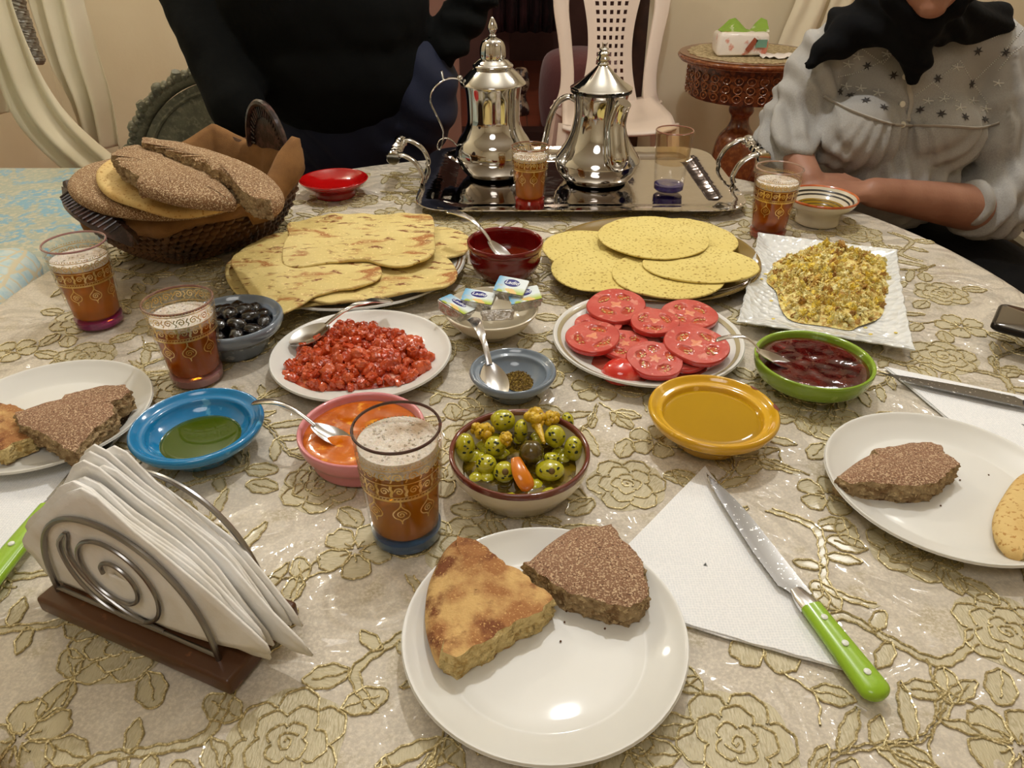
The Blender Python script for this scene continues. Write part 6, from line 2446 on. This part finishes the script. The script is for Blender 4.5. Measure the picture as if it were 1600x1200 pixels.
# --- the standing man -------------------------------------------------
mx, my = -.40, 1.90
g = MB()
ell(g, (mx, my, .93), (.165, .12, .13))
ell(g, (mx, my - .02, 1.10), (.165, .125, .17))
ell(g, (mx, my, 1.32), (.175, .12, .16))
cap(g, (mx - .15, my + .01, 1.44), (mx + .15, my + .01, 1.44), .06, .06)
cap(g, (mx, my + .01, 1.46), (mx, my - .02, 1.56), .055, .05)
ell(g, (mx, my - .03, 1.66), (.076, .095, .115))
ell(g, (mx, my - .07, 1.60), (.055, .05, .045))
cap(g, (mx, my - .12, 1.665), (mx, my - .137, 1.640), .010, .014)
ell(g, (mx, my - .113, 1.605), (.024, .012, .008))
for sx in (-1, 1):
    ell(g, (mx + sx * .077, my - .02, 1.655), (.010, .018, .030))
    ell(g, (mx + sx * .030, my - .112, 1.675), (.014, .010, .008))
    cap(g, (mx + sx * .10, my + .01, .90), (mx + sx * .12, my, .50), .085, .055)
    cap(g, (mx + sx * .12, my, .50), (mx + sx * .13, my + .02, .09), .052, .038)
    cap(g, (mx + sx * .13, my + .02, .05), (mx + sx * .14, my - .13, .035), .040, .032)
cap(g, (mx - .20, my, 1.42), (-.715, 1.90, 1.10), .055, .042)
cap(g, (-.735, 1.88, 1.10), (-.590, 1.665, .84), .040, .027)
cap(g, (mx + .20, my, 1.42), (-.055, 1.96, 1.09), .055, .042)
cap(g, (-.055, 1.96, 1.09), (-.175, 1.87, .92), .040, .028)
hand(g, (-.588, 1.66, .835), (.10, -.25, -.75), (-.2, -.8, .3), (.8, .1, 0), .5, .170)
hand(g, (-.180, 1.865, .915), (-.35, .05, -.9), (.8, -.3, 0), (-.2, -.9, .1), .2, .175)
mroot = thing('person', 'standing man in a black top and dark blue jeans behind the table', 'person', (mx, my, 0))
fuse('body', g, SKINM, .006, mroot, 5)


def sweat_fn(p, n_):
    d = .006 * noise.noise(p * 9) + .003 * noise.noise(p * 22)
    if p.x > -.16:
        d += .007 * math.sin(p.z * 95 + p.x * 40 + 3 * noise.noise(p * 12))
    return d


g = MB()
ell(g, (mx - .02, my - .055, 1.03), (.238, .175, .20))
ell(g, (mx - .02, my - .045, .93), (.222, .175, .19))
ell(g, (mx, my - .02, 1.20), (.225, .155, .20))
ell(g, (mx, my, 1.35), (.215, .14, .15))
cap(g, (mx - .17, my + .01, 1.44), (mx + .17, my + .01, 1.44), .075, .075)
cap(g, (mx - .20, my, 1.42), (-.735, 1.89, 1.10), .085, .080)
cap(g, (-.735, 1.89, 1.10), (-.590, 1.665, .845), .080, .062)
cap(g, (mx + .20, my, 1.42), (-.055, 1.96, 1.09), .076, .062)
cap(g, (-.055, 1.96, 1.09), (-.160, 1.875, .940), .060, .048)
fuse('black_top', g, M('black_knit', s(7, 8, 7), .95, layers=((6, .4, .7, s(4, 5, 4)),), spec=.2, bump=(60, .001)), .009, mroot, 8, sweat_fn)
g = MB()
ell(g, (mx + .01, my, .93), (.205, .15, .14))
for sx in (-1, 1):
    cap(g, (mx + sx * .105, my + .01, .90), (mx + sx * .125, my, .50), .112, .080)
    cap(g, (mx + sx * .125, my, .50), (mx + sx * .13, my + .02, .10), .078, .066)
ell(g, (mx + .175, my - .01, .84), (.095, .12, .15))
ell(g, (mx, my - .01, .78), (.20, .13, .17))
fuse('jeans', g, M('dark_denim', s(16, 24, 50), .8, layers=((5, .35, .7, s(10, 15, 34)),), bump=(500, .0004)), .009, mroot, 6, fn=lambda p, n_: .004 * math.sin(p.z * 70 + p.x * 60 + 3 * noise.noise(p * 8)))
g = MB()
for sx in (-1, 1):
    cap(g, (mx + sx * .13, my + .03, .05), (mx + sx * .14, my - .15, .038), .050, .040)
fuse('shoes', g, BLACK, .008, mroot, 3, fn=lambda p, n_: Vector((0, 0, max(0, .003 - p.z))))
g = MB()
ell(g, (mx, my - .01, 1.70), (.083, .095, .095))
fuse('hair', g, M('black_hair', s(20, 16, 14), .7, bump=(200, .003)), .008, mroot, 3)
for sx in (-1, 1):
    g = MB()
    g.sphere((mx + sx * .030, my - .1195, 1.675), .0075, 2, sc=(1.3, .6, .7))
    g.build('eye', M('eye_brown', s(44, 30, 22), .2), mroot, world=True)
